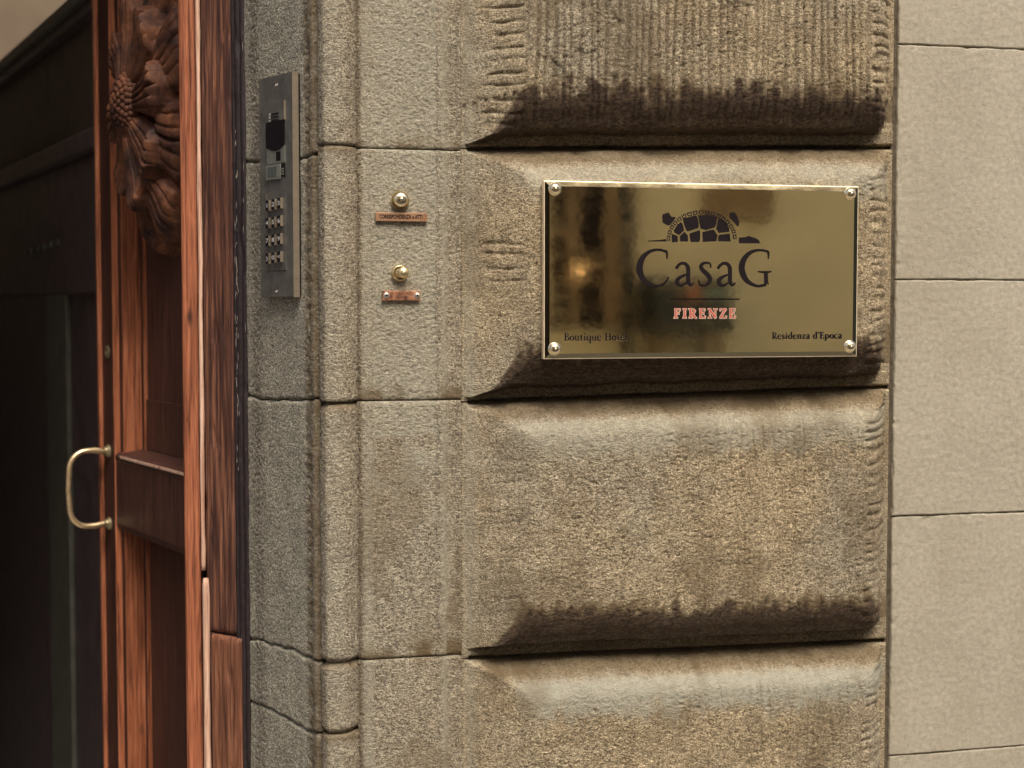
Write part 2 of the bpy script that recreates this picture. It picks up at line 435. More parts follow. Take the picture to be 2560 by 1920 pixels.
# ================================================================== RUSTICATED PIER
x0p, x1p = X(1152.5, 0), X(2232, 0)
z1 = Z(372, 1153, 0); z2 = Z(1006, 1153, 0); z3 = Z(1648, 1153, 0)
zr1 = Z(368, 2226, 0) ; zr2 = Z(968, 2226, 0); zr3 = Z(1602, 2226, 0)
pier = empty('rusticated_wall', (x0p, 0, 0), 'weathered brown sandstone wall of big pillow shaped blocks behind the brass plate', 'wall')
H = 0.050
def smin(vals, k=0.06):
    r = vals[0]
    for b in vals[1:]:
        h = np.clip(0.5+0.5*(b-r)/k, 0, 1); r = b*(1-h)+r*h - k*h*(1-h)
    return r
def boss(xa, xb, ztl, ztr, zbl, zbr, seed, style, fine=1.0, palek=0.8):
    nx = int((xb-xa)/0.00135*fine); nz = int((ztl-zbl)/0.00135*fine)
    s = np.linspace(0, 1, nx)[None, :]; t = np.linspace(0, 1, nz)
    t = (t - 0.055*np.sin(2*np.pi*t)*-1.0*0.0)
    t = np.concatenate([t, np.linspace(0.925, 0.985, 36)]); t = np.sort(t)[:, None]; nz = len(t)
    Xg = xa+s*(xb-xa)+0*t
    zt = ztl+(ztr-ztl)*s; zb = zbl+(zbr-zbl)*s
    Zg = zt+(zb-zt)*t
    wob = fbm(Xg, Zg, 0.09, 3, seed)*0.010; wob2 = fbm(Xg, Zg, 0.020, 3, seed+5)*0.004
    dl = Xg-xa; dr = xb-Xg; dt = zt-Zg; db = Zg-zb
    dlw = dl+wob*0.8; drw = dr+wob*0.5+wob2; dtw = dt+wob+wob2; dbw = db+wob*0.35+wob2*0.5
    L = np.clip((dlw-0.004)/0.078, -0.2, 1.4)
    Tt = np.clip((dtw-0.004)/0.050, -0.2, 1.5); T_ = np.where(Tt > 0, np.sin(np.clip(Tt, 0, 1)*np.pi/2)**0.85, 0)
    mb = (0.011 if style == 'low' else 0.004)+(0.006 if style == 'low' else 0.013)*sst(0.0, 0.075, dl)
    b = (dbw-mb)/0.052
    bc = np.clip(b, 0, 1)
    B = np.where(b > 0, 0.44*sst(0, 0.12, b)+0.56*(1-(1-bc)**1.7), 0)
    rcr = np.clip(0.034-dbw+mb*0.6, 0, 1)          # the lower right corner is worn round
    R_ = np.clip((drw-0.012-rcr**2*16)/0.058, 0, 1); R = 1-(1-R_)**2.2
    h = smin([np.clip(L, 0, 1.2), T_+np.clip(Tt-1, 0, 1)*0.4, B+np.clip(b-1, 0, 1)*0.4, R+0.0*R], 0.05)
    h = np.clip(h, 0, 1)
    face = sst(0.86, 0.99, h)
    hh = H*h
    # tool marks
    if style == 'comb':
        ph = Xg/0.0118 + fbm(Xg, Zg*0.10, 0.03, 2, seed+9)*0.8
        g = np.abs(((ph % 1)-0.5))*2
        groove = -sst(0.40, 1.0, g)*0.0036*(1.15+0.6*fbm(Xg*3, Zg*0.3, 0.05, 2, seed+11))
        hh = hh + groove*np.maximum(face, 0.8*sst(0.1, 0.4, bc)*(b < 1))
        A_l, A_r = 1.0, 1.0
    else:
        ph = Xg/0.0125 + fbm(Xg, Zg*0.15, 0.03, 2, seed+9)*1.5
        g = np.abs(((ph % 1)-0.5))*2
        hh = hh - sst(0.5, 1.0, g)*0.0022*face*sst(0.62, 0.78, Xg)
        A_l, A_r = (0.25, 0.85)
    # horizontal chisel cuts on the left bevel and the right edge
    per = 0.0165
    pz = Zg/per + fbm(Xg, Zg, 0.045, 2, seed+21)*0.35 + fbm(Xg*0, Zg, 0.03, 2, seed+22)*0.5 - dl*1.5
    gz = ((pz % 1))
    cut = -np.exp(-((gz-0.5)/0.15)**2)*(0.5+0.9*sst(-0.3, 0.3, fbm(Xg, Zg, 0.02, 2, seed+24)))
    wl = sst(0.018, 0.042, dl+wob*2.5)*(1-sst(0.070, 0.077, dl))
    env = sst(-0.05, 0.25, fbm(Xg, Zg*0.5, 0.13, 2, seed+23)+(0.22 if style == 'comb' else (0.0 if style == 'mid' else -0.15)))
    if style == 'mid': env = np.maximum(env*0.4, 3.2*sst(Z(735, 1200, 0), Z(700, 1200, 0), Zg)*sst(Z(575, 1200, 0), Z(610, 1200, 0), Zg))
    side = sst(0.0, 0.15, T_-L*0.6)*sst(0.06, 0.2, B)
    hh = hh + cut*0.0034*wl*env*A_l*side
    pz = Zg/0.0148 + fbm(Xg*0.3, Zg, 0.03, 2, seed+31)*0.7 + dr*4
    cut = -np.exp(-(((pz % 1)-0.5)/0.20)**2)
    wr = sst(0.008, 0.016, dr)*(1-sst(0.056, 0.064, dr+wob))*(0.35+0.65*sst(-0.25, 0.2, fbm(Xg, Zg, 0.05, 2, seed+33)))
    hh = hh + cut*0.0042*wr*A_r*sst(0.2, 0.5, B)*sst(0.2, 0.5, T_)
    # roughness of the stone
    rough = fbm(Xg, Zg*1.6, 0.0062, 3, seed+41, 0.65)
    wz = fbm(Xg, Zg, 0.004, 2, seed+46)*0.0012
    pm = 0.35+0.65*sst(-0.25, 0.2, fbm(Xg, Zg, 0.06, 3, seed+49))
    pits = (pitted(Xg+wz, Zg*1.7, 0.0046, seed+47, 0.50)*0.0013+pitted(Xg+wz, Zg*1.6, 0.0090, seed+48, 0.10)*0.0016)*pm
    wn_ = fbm(Xg, Zg, 0.0027, 1, seed+44)
    hh = hh + fbm(Xg, Zg, 0.16, 3, seed+43)*0.004*sst(0.05, 0.5, h) + (rough*0.0006+wn_*0.0004)*(0.45+0.75*face) + pits*(0.20+0.80*face)
    if style == 'comb':   # flaked patches at the left of the face
        fl = sst(0.02, 0.10, fbm(Xg, Zg*0.6, 0.05, 3, seed+51)-0.0)*sst(0.0, 0.1, 0.17-np.abs(dl-0.15))
        hh = hh - fl*0.0022*face
    de = np.minimum(dr, np.minimum(dt, db))+0.012*sst(0.012, 0.0, dl)
    hh = hh - 0.012*np.exp(-(de/0.0020)**2) - 0.0015*np.exp(-(dl/0.0014)**2)
    # weathering that the photo shows as stains of their own shape; the ledge strip is painted shade
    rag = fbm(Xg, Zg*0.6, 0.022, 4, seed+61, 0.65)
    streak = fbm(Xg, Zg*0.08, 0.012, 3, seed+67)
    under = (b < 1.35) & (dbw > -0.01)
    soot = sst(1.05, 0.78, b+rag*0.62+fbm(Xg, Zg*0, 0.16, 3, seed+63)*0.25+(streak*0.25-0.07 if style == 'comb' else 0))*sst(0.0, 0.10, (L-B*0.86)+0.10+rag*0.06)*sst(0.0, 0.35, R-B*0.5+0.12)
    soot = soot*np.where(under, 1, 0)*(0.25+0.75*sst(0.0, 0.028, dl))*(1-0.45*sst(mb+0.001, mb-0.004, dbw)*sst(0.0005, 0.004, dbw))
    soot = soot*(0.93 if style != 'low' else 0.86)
    if style == 'comb': soot = np.clip(soot+sst(0.45, 1.0, g)*0.42*face*sst(-0.5, 0.1, fbm(Xg, Zg*0.3, 0.04, 2, seed+83)), 0, 1)
    ledge = sst(0.028, 0.014, dt+rag*0.006)*sst(0.01, 0.05, dl)*sst(0.005, 0.03, dr)  # brown strip along the top edge, overhang shadow put into the colour
    rust_shade = np.clip(sst(1.30, 0.95, b+rag*0.7)*sst(0.0, 0.14, L-B*0.8+0.08)*0.75*(b > 0.3) + ledge*0.75, 0, 1)
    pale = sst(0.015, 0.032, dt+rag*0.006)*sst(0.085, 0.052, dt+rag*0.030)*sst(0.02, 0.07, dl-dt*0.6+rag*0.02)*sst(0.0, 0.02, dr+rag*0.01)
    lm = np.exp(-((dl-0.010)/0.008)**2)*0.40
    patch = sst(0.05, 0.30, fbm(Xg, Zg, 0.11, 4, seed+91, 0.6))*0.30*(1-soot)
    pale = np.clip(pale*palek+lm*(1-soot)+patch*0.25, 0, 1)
    rust_shade = np.clip(rust_shade+sst(0.05, 0.34, fbm(Xg, Zg*0.7, 0.13, 4, seed+93, 0.6))*0.42, 0, 1)
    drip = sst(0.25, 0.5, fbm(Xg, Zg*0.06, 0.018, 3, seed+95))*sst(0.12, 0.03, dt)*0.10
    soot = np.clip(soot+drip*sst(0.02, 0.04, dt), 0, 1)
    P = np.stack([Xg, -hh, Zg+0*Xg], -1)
    at_ = {'soot': soot, 'rust_shade': rust_shade, 'pale': pale}
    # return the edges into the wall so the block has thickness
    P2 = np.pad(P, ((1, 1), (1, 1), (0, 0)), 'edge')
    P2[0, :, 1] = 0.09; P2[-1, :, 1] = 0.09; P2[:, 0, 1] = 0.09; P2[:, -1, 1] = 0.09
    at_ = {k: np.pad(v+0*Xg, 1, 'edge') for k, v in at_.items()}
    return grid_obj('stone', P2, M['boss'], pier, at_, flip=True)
g = 0.0008
hA = z1+(z1-z2)
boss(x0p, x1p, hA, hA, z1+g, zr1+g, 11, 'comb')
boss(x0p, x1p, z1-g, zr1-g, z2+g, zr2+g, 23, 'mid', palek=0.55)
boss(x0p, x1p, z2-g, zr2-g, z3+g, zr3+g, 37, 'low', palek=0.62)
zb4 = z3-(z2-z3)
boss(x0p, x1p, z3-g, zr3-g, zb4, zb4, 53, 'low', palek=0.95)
zz = hA
for k in range(4):
    zn = zz+0.33; boss(x0p, x1p, zn, zn, zz+g, zz+g, 90+k, 'comb', 0.3); zz = zn
zt_all = zz
zz = zb4
for k in range(3):
    zn = zz-0.33 if k < 2 else 0.02
    boss(x0p, x1p, zz-g, zz-g, zn, zn, 70+k, 'low', 0.3); zz = zn
box('mortar_backing', WF, x0p+0.002, x1p-0.002, -0.12, -0.012, 0.0, zt_all, M['mortar'], pier)

# ================================================================== SMOOTH PLASTER WALL to the right
xq = X(2238, 0.0)
plw = empty('plaster_wall', (xq, 0, 0), 'smooth beige rendered wall scored into large plain blocks right of the rough stones', 'wall')
PJ = [Z(110, 2240, 0.0), Z(699, 2240, 0.0), Z(1291, 2240, 0.0), Z(1889, 2240, 0.0)]
dzp = PJ[0]-PJ[1]
levels = [PJ[0]+3*dzp, PJ[0]+2*dzp, PJ[0]+dzp]+PJ+[PJ[3]-dzp, 0.02]
def plaster_panel(xa, xb, zt, zb, seed, fine):
    st = 0.0022/fine
    nx = int((xb-xa)/st); nz = int((zt-zb)/st)
    s = np.linspace(xa, xb, nx)[None, :]; t = np.linspace(zt, zb, nz)
    t = np.sort(np.concatenate([t, zt-np.linspace(0.0004, 0.006, 8), zb+np.linspace(0.0004, 0.006, 8)]))[::-1][:, None]
    s = np.sort(np.concatenate([s[0], xa+np.linspace(0.0004, 0.006, 8)]))[None, :]
    Xg = s+0*t; Zg = t+0*s
    w = fbm(Xg, Zg, 0.03, 4, seed, 0.65)*0.0026
    tilt = fbm(Xg, Zg*0, 0.20, 2, seed+3)*0.003
    hh = fbm(Xg, Zg, 0.25, 2, seed+1)*0.003 + fbm(Xg, Zg, 0.010, 3, seed+2, 0.6)*0.0005
    dtt = zt-Zg+w+0.0006; dbb = Zg-zb+w*0.6+0.0006; dll = Xg-xa+w+0.001
    hh = hh - 0.0045*np.exp(-(np.minimum(np.minimum(dtt, dbb), dll)/0.0013)**2)
    chips = sst(0.22, 0.45, fbm(Xg, Zg, 0.02, 3, seed+7))*np.exp(-(np.minimum(dtt, dll)/0.010)**2)
    hh = hh - chips*0.0015
    P = np.stack([Xg, -hh, Zg], -1)
    P = np.pad(P, ((1, 1), (1, 1), (0, 0)), 'edge')
    P[0, :, 1] = 0.05; P[-1, :, 1] = 0.05; P[:, 0, 1] = 0.05; P[:, -1, 1] = 0.05
    grid_obj('panel', P, M['plaster'], plw, flip=True)
xq2 = xq+1.02
for i in range(len(levels)-1):
    near = 1 <= i <= 6
    plaster_panel(xq, xq2, levels[i]-0.0003, levels[i+1]+0.0003, 200+i, 1.0 if near else 0.25)
    plaster_panel(xq2+0.002, xq2+1.3, levels[i]-0.0003, levels[i+1]+0.0003, 220+i, 0.35)
    plaster_panel(xq2+1.302, xq2+3.2, levels[i]-0.0003, levels[i+1]+0.0003, 240+i, 0.15)
box('joint_backing', WF, xq-0.008, xq2+3.2, -0.10, -0.0045, 0.0, levels[0], M['mortar'], plw)
# upper wall above everything on our side
struct('upper_wall', WF, -6.0, xq2+3.2, -0.30, -0.02, max(zt_all, levels[0])+0.01, 6.2, M['facade'])

# ================================================================== MOULDED STONE DOOR SURROUND
J0 = np.array([X(619, 0.170), 0.170]); J1 = np.array([X(781, 0.012), 0.012])
def poly_profile(pts, step=0.0013):
    pts = [np.array(p, float) for p in pts]; out = []
    for a, b in zip(pts[:-1], pts[1:]):
        n = max(1, int(np.linalg.norm(b-a)/step)); out += [a+(b-a)*i/n for i in range(n)]
    out.append(pts[-1]); return np.array(out)
def smooth_prof(p, it):
    p = p.copy()
    for _ in range(it): p[1:-1] = p[1:-1]*0.5+(p[:-2]+p[2:])*0.25
    return p
def moulded(name, prof, zt, zb, mat, parent, seed, fine=1.0, rough=1.0, attrf=None, zslope=None, chip=1.0, joint=0.0035, edgew=0.003, mirror=None):
    prof = np.array(prof)
    seg = np.linalg.norm(np.diff(prof, axis=0), axis=1); arc = np.concatenate([[0], np.cumsum(seg)])
    nP = max(6, int(arc[-1]/0.00135*fine))
    aa = np.linspace(0, arc[-1], nP)
    px = np.interp(aa, arc, prof[:, 0]); py = np.interp(aa, arc, prof[:, 1])
    tx = np.gradient(px); ty = np.gradient(py); l = np.hypot(tx, ty); nxn = ty/l; nyn = -tx/l   # out towards the street
    nz = max(6, int((zt-zb)/0.0014*fine))
    t = np.linspace(0, 1, nz)[:, None]
    zts = zt+(zslope[0](aa) if zslope else 0*aa); zbs = zb+(zslope[1](aa) if zslope else 0*aa)
    Zg = zts[None, :]*(1-t)+zbs[None, :]*t
    Ag = aa[None, :]+0*t
    dt = zts[None, :]-Zg; db = Zg-zbs[None, :]
    wob = fbm(Ag, Zg, 0.03, 3, seed)*0.0030
    D = fbm(Ag, Zg, 0.10, 3, seed+1)*0.0022 + fbm(Ag, Zg*1.3, 0.0040, 2, seed+2, 0.65)*0.0006*rough
    D += pitted(Ag+fbm(Ag, Zg, 0.004, 2, seed+5)*0.0012, Zg*1.4, 0.0044, seed+4, 0.40)*0.0008*rough
    D -= joint*np.exp(-((np.maximum(np.minimum(dt, db)+wob, 0))/edgew)**2)
    ext = {}
    if attrf:
        r = attrf(Ag, Zg, dt, db, arc[-1], seed)
        D = D + r.pop('D', 0)
        ext = r
    for k in ('soot', 'rust_shade', 'pale'):
        ext[k] = np.clip(ext.get(k, 0)+0*Ag, 0, 1)
    px2 = px[None, :]+nxn[None, :]*D; py2 = py[None, :]+nyn[None, :]*D
    if mirror is not None: px2 = 2*mirror-px2
    P = np.stack([px2, py2, Zg], -1)
    P = np.pad(P, ((1, 1), (0, 0), (0, 0)), 'edge')
    iv = (0.020, 0.016) if mat is M['jamb'] else (0.0, 0.016)
    for k_ in (0, -1):
        P[k_, :, 0] += iv[0]*(1 if mirror is None else -1); P[k_, :, 1] += iv[1]
    ext = {k: np.pad(v, ((1, 1), (0, 0)), 'edge') for k, v in ext.items()}
    return grid_obj(name, P, mat, parent, ext, flip=(mirror is None))
surround = empty('door_surround', (X(900, 0), 0, 0), 'grey brown moulded sandstone door surround carrying the intercom and two brass bell buttons', 'door surround')
zj = [Z(366, 900, 0), Z(1005, 900, 0), Z(1652, 900, 0), Z(1830, 870, 0)]
# jamb: reveal face with a chipped arris and a small return
jamb_prof = smooth_prof(poly_profile([(J0[0]-0.004, 0.19), J0, (X(771, 0.021), 0.021), (X(778, 0.010), 0.010), (X(787, 0.006), 0.006), (X(793, 0.0085), 0.0085), (X(799, 0.009), 0.009), (X(804, 0.009), 0.009)]), 3)
roll_prof = smooth_prof(poly_profile([(X(797, 0.0080), 0.0080), (X(800, 0.003), 0.003), (X(812, -0.010), -0.010), (X(845, -0.013), -0.013), (X(872, -0.007), -0.007), (X(886, 0.003), 0.003), (X(891, 0.008), 0.008), (X(899, 0.010), 0.010)]), 8)
band_prof = smooth_prof(poly_profile([(X(890, 0.009), 0.009), (X(895, 0.0075), 0.0075), (X(904, 0.002), 0.002), (X(925, 0.0), 0.0), (X(1092, 0.0), 0.0), (X(1100, -0.0025), -0.0025), (X(1112, 0.0), 0.0), (X(1118, 0.004), 0.004), (X(1140, 0.004), 0.004), (X(1147, 0.001), 0.001), (X(1152, 0.001), 0.001)]), 5)
def jamb_attr(A, Zg, dt, db, Ltot, seed):
    rag = fbm(A, Zg, 0.02, 4, seed+71, 0.6)
    e = Ltot-A
    arr = np.exp(-((e-0.026)/0.009)**2)
    chip = arr*sst(-0.05, 0.25, fbm(A*0.6, Zg, 0.012, 3, seed+73))
    rust_shade = sst(0.037, 0.031, e+rag*0.005)*0.70*(0.6+0.5*sst(-0.2, 0.2, rag))
    soot = sst(0.020, 0.012, e+rag*0.006)*0.38 + np.exp(-(db/0.004)**2)*0.35
    fine = fbm(A, Zg*0.5, 0.018, 2, seed+75)
    pit = np.exp(-((A-0.045)/0.016)**2)
    D = -chip*0.0022 - pit*sst(0.0, 0.3, fbm(A, Zg, 0.006, 2, seed+77))*0.0012
    return {'D': D, 'rust_shade': rust_shade, 'soot': soot + pit*0.35, 'pale': sst(0.3, 0.0, np.abs(e-0.045)/0.02)*0.35+sst(0.012, 0.004, dt)*0.3}
def roll_attr(A, Zg, dt, db, Ltot, seed):
    rag = fbm(A, Zg, 0.015, 4, seed+71, 0.6)
    soot = sst(0.010, 0.002, Ltot-A+rag*0.004)*0.45 + sst(0.007, 0.0, A+rag*0.003)*0.30 + np.exp(-(db/0.004)**2)*0.5
    rust_shade = sst(0.016, 0.002, dt+rag*0.008)*0.7
    return {'soot': soot, 'rust_shade': rust_shade, 'pale': sst(0.26, 0.05, np.abs(A/Ltot-0.40)+rag*0.1)*0.25}
zpatch = Z(1093, 1000, 0)
def band_attr(A, Zg, dt, db, Ltot, seed):
    rag = fbm(A, Zg, 0.03, 4, seed+71, 0.6)
    soot = sst(0.010, 0.002, A+rag*0.004)*0.40
    i0 = 0.022; i1 = 0.108
    inn = sst(i0, i0+0.003, A+rag*0.004)*sst(i1, i1-0.003, A+rag*0.004)
    D = -0.0012*inn
    upz = sst(zpatch-0.004, zpatch+0.004, Zg+rag*0.006)
    pits = pitted(A, Zg*1.1, 0.0044, 404, 0.5)*0.0012*inn*upz
    low = sst(zpatch-0.14, zpatch-0.02, Zg+rag*0.06)*(1-upz)
    pale = inn*(upz*0.55+low*0.7*sst(-0.1, 0.2, rag)) + np.exp(-((A-0.118)/0.006)**2)*0.6 + sst(0.025, 0.018, A)*sst(0.006, 0.014, A)*0.45
    rust_shade = sst(0.022, 0.004, db+rag*0.02)*sst(-0.1, 0.15, fbm(A, Zg*0, 0.05, 2, seed+9))*0.8 + (A > 0.118)*0.22*sst(-0.2, 0.3, rag)
    rust_shade = rust_shade + sst(0.02, 0.2, fbm(A, Zg*0.6, 0.09, 3, 311))*0.35*(1-upz)
    return {'D': D+pits, 'soot': soot, 'rust_shade': rust_shade, 'pale': pale}
g = 0.0007
tops = [zj[0]+0.66, zj[0]]
seeds = 300
jl = [zj[0]+0.35, zj[0]-0.010, zj[1], zj[2], zj[3], zj[3]-0.34]
jsl = lambda k: (lambda aa: 0.0030*np.sin(aa*21+k)+fbm(aa, aa*0+k, 0.03, 3, 77)*0.004)
for i in range(5):
    moulded('stone', jamb_prof, jl[i]-g, jl[i+1]+g, M['jamb'], surround, 300+i*7, 1.0, 0.9, jamb_attr, (jsl(i*1.7), jsl((i+1)*1.7)), joint=0.0030, edgew=0.0017)
rl = [zj[0]+0.35, zj[0], zj[1], zj[2], zj[3], zj[3]-0.34]
for i in range(5):
    moulded('stone', roll_prof, rl[i]-g, rl[i+1]+g, M['band'], surround, 350+i*7, 1.0, 1.0, roll_attr, None,
            joint=0.006 if i in (3, 2) else 0.0022, edgew=0.0045 if i in (2, 3) else 0.0018)
bl = [zj[0]+0.35, zj[0]-0.002, zj[1]+0.001, zj[2], zj[3]-0.34]
for i in range(4):
    moulded('stone', band_prof, bl[i]-g, bl[i+1]+g, M['band'], surround, 400+i*7, 1.0, 0.8, band_attr, None, joint=0.0018, edgew=0.0018)
for pr, mt in ((jamb_prof, M['jamb']), (roll_prof, M['band']), (band_prof, M['band'])):
    moulded('stone', pr, 2.695, jl[0]+g, mt, surround, 500, 0.3)
    moulded('stone', pr, jl[-1]-g, 0.0, mt, surround, 510, 0.3)
box('mortar_backing', WF, X(800, 0)+0.004, X(1152, 0), -0.12, -0.026, 0.0, 2.69, M['mortar'], surround)
# solid core behind the reveal
vs = []
core = [(J0[0]+0.006, 0.19), (J1[0]+0.010, 0.024), (X(1152, 0), 0.026), (X(1152, 0), 0.30), (J0[0]+0.006, 0.30)]
def prism(name, plan, z0, z1_, mat, parent, bevel=0, kind=None, smooth=False):
    n = len(plan)
    vs = [(p[0], p[1], z0) for p in plan]+[(p[0], p[1], z1_) for p in plan]
    fs = [tuple(range(n))[::-1], tuple(range(n, 2*n))]+[(i, (i+1) % n, n+(i+1) % n, n+i) for i in range(n)]
    return link_world(name, vs, fs, mat, parent, bevel=bevel, kind=kind, smooth=smooth)
prism('masonry_core', core, 0, 2.69, M['mortar'], surround)
# the other side of the doorway, and the lintel
XM = J0[0]-1.15
mid = (J0[0]+XM)/2
lsur = empty('door_surround', (XM, 0, 0), 'matching moulded sandstone jamb on the far side of the doorway, outside the photo', 'door surround')
for pr, mt in ((jamb_prof, M['jamb']), (roll_prof, M['band']), (band_prof, M['band'])):
    zz = 0
    for k in range(7):
        moulded('stone', pr, zz+0.384, zz, mt, lsur, 600+k, 0.25, mirror=mid); zz += 0.385
box('masonry_core', WF, 2*mid-X(1152, 0)-0.5, 2*mid-J0[0]-0.02, -0.26, -0.03, 0, 2.69, M['mortar'], lsur)
box('lintel', WF, 2*mid-X(1152, 0), X(1152, 0)-0.001, -0.30, 0.004, 2.70, 3.45, M['band'], surround, bevel=0.01)
struct('left_wall', WF, -6.0, 2*mid-X(1152, 0)-0.002, -0.30, 0.0, 0.0, 3.45, M['facade'])

# ================================================================== WOODEN DOOR FRAME (fixed post)
F1 = np.array([X(617, 0.172), 0.172]); F2 = np.array([X(505, 0.232), 0.232])
d12 = (F2-F1)/np.linalg.norm(F2-F1); L12 = np.linalg.norm(F2-F1); n12 = np.array([-d12[1], d12[0]])
if n12[1] > 0: n12 = -n12
frame = empty('door_frame', (F2[0], F2[1], 0), 'weathered dark red brown timber door frame between the carved door and the grey stone jamb', 'door frame')
FF = Frame((F1[0], F1[1], 0), (d12[0], d12[1], 0), (n12[0], n12[1], 0))
fe = L12*0.30        # width of the near-black edge strip that paints the frame's shadow
zpl = Z(1592, 560, 0.2)
def rough_board(name, F, a0, a1, b, z0, z1_, mat, parent, seed, amp=0.0006, depth=0.03, step=0.0018, edge=0.002, grooves=()):
    na = max(5, int((a1-a0)/step)); nz = max(8, int((z1_-z0)/(step*3)))
    A = np.linspace(a0, a1, na)[None, :]; Zz = np.linspace(z1_, z0, nz)[:, None]
    A = A+0*Zz; Zz = Zz+0*A
    h = b+fbm(A, Zz*0.06, 0.006, 3, seed)*amp + fbm(A, Zz*0.3, 0.05, 2, seed+1)*amp
    h = h - sst(0.25, 0.5, fbm(A, Zz*0.25, 0.02, 3, seed+2))*amp*2.0
    e = np.minimum(A-a0, a1-A); h = h - edge*np.exp(-(np.maximum(e+fbm(A*0, Zz, 0.03, 3, seed+3)*0.0014, 0)/edge)**2)
    ez = np.minimum(Zz-z0, z1_-Zz); h = h - edge*np.exp(-(ez/edge)**2)
    for gc, gw, gd in grooves: h = h - gd*np.exp(-((A-gc)/gw)**2)
    P = F.o[None, None, :]+F.a[None, None, :]*A[..., None]+F.b[None, None, :]*h[..., None]
    P[..., 2] = P[..., 2]+Zz
    P = np.pad(P, ((1, 1), (1, 1), (0, 0)), 'edge')
    for sl_ in ((0, slice(None)), (-1, slice(None)), (slice(None), 0), (slice(None), -1)):
        P[sl_] = P[sl_]-F.b*depth
    return grid_obj(name, P, mat, parent)
rough_board('post', FF, fe, L12-0.001, 0.0, zpl+0.004, 2.69, M['wood_post'], frame, 701, amp=0.0009)
rough_board('edge_shade_strip', FF, 0.0, fe-0.0006, 0.0016, 0.0, 2.69, M['shade_wood'], frame, 705, amp=0.0012, grooves=((fe*0.35, 0.0014, 0.003), (fe*0.75, 0.0012, 0.003)))
rough_board('plinth_block', FF, fe*0.55, L12-0.013, 0.0045, 0.0, zpl, M['wood_worn'], frame, 711, amp=0.0012, depth=0.02)
rough_board('post_foot', FF, L12-0.013, L12-0.001, -0.002, 0.0, zpl+0.004, M['wood_panel'], frame, 713)
# flecks of old paint and mortar along the stone edge
fl = []; ff = []
rnd = random.Random(5)
for k in range(60):
    zc = rnd.uniform(0.98, 2.0) if rnd.random() < 0.75 else rnd.uniform(1.50, 1.66)
    near = rnd.random() < .12
    ac = rnd.uniform(0.0, 0.0025) if near else fe*0.62+rnd.gauss(0, 0.0016)
    if not near: zc = rnd.gauss(1.60, 0.10)
    w, h_ = rnd.uniform(0.00008, 0.0003), rnd.uniform(0.0010, 0.0080)
    i = len(fl)
    for da, dz in ((-w, 0), (-w*.3, -h_), (w, -h_*.4), (w*.6, h_*.8), (-w*.4, h_)):
        fl.append(FF(ac+da, 0.0030, zc+dz))
    fl.append(FF(ac, 0.0024, zc))
    ff.append(tuple(range(i, i+5)))
    for q in range(5): ff.append((i+q, i+5, i+(q+1) % 5))
link_world('paint_flecks', fl, ff, M['fleck'], frame, kind='stuff')
# pale bead on the arris, highlight put into its colour: upper length, and the thicker lower length
zs = Z(1418, 500, 0.235)
bc = F2 + n12*0.0010 + d12*0.0015
pts = []; rr = []
zz = zs-0.004; k = 0
while zz < 2.68:
    n_ = math.sin(zz*23)*0.5+math.sin(zz*61+1)*0.3+math.sin(zz*140+2)*0.2
    pts.append((bc[0]+0.0002*math.sin(zz*31)+0.0002*n_, bc[1], zz)); rr.append(0.0031+0.0005*n_); zz += 0.008
tube('bead', pts, rr, M['wood_highlight'], frame, n=10)
pts = []; rr = []
zz = 0.0
bl2 = F2 - d12*0.0035 + n12*0.0020
while zz < zs-0.006:
    n_ = math.sin(zz*27+2)*0.5+math.sin(zz*75+1)*0.3
    pts.append((bl2[0]+0.0004*n_, bl2[1], zz)); rr.append((0.0050+0.0005*n_)*(1 if zs-zz > 0.02 else 0.75)); zz += 0.012
tube('bead', pts, rr, M['wood_highlight'], frame, n=10)
# front facing rebate strip
S0 = X(455, 0.252); S1 = X(496, 0.240)
FS = Frame((S0, 0.252, 0), np.array([S1-S0, -0.012, 0])/np.hypot(S1-S0, 0.012), (0, -1, 0))
wS = np.hypot(S1-S0, 0.012)
rough_board('stop_strip', FS, 0, wS, 0.0, 0, 2.69, M['wood_red'], frame, 721, amp=0.0005, depth=0.012, grooves=((wS*0.30, 0.0007, 0.0008), (wS*0.8, 0.0006, 0.001)))
prism('post_core', [(F1[0]-0.001, F1[1]+0.012), (F2[0]+0.004, F2[1]+0.010), (F2[0]-0.001, 0.262), (S0+0.003, 0.262), (S0+0.004, 0.29), (0.30, 0.30), (0.30, 0.20)], 0, 2.69, M['shade_wood'], frame)
prism('joint_filler', [(F1[0]-0.001, 0.180), (J0[0]+0.006, 0.176), (J0[0]+0.02, 0.2), (F1[0]-0.001, 0.2)], 0, 2.69, M['gap'], frame)

# ================================================================== OPEN CARVED DOOR LEAF
Dt = np.array([-0.326, 0.945, 0.0]); Dt /= np.linalg.norm(Dt)
Dn = np.array([-Dt[1], Dt[0], 0.0])
if Dn[1] > 0: Dn = -Dn
D0 = np.array([X(455, 0.300), 0.300, 0.0])
DF = Frame(D0, Dt, Dn)
def dhit(u, v, q=0.0):
    p = hit(u, v, D0+Dn*q, Dn); r = p-D0
    return np.dot(r, Dt), p[2]
door = empty('open_door', tuple(D0), 'open red brown wooden door leaf with deep panels and carved foliage rosette', 'door')
sE, _ = dhit(253, 755); sI, _ = dhit(283, 755)
q3 = -0.0435
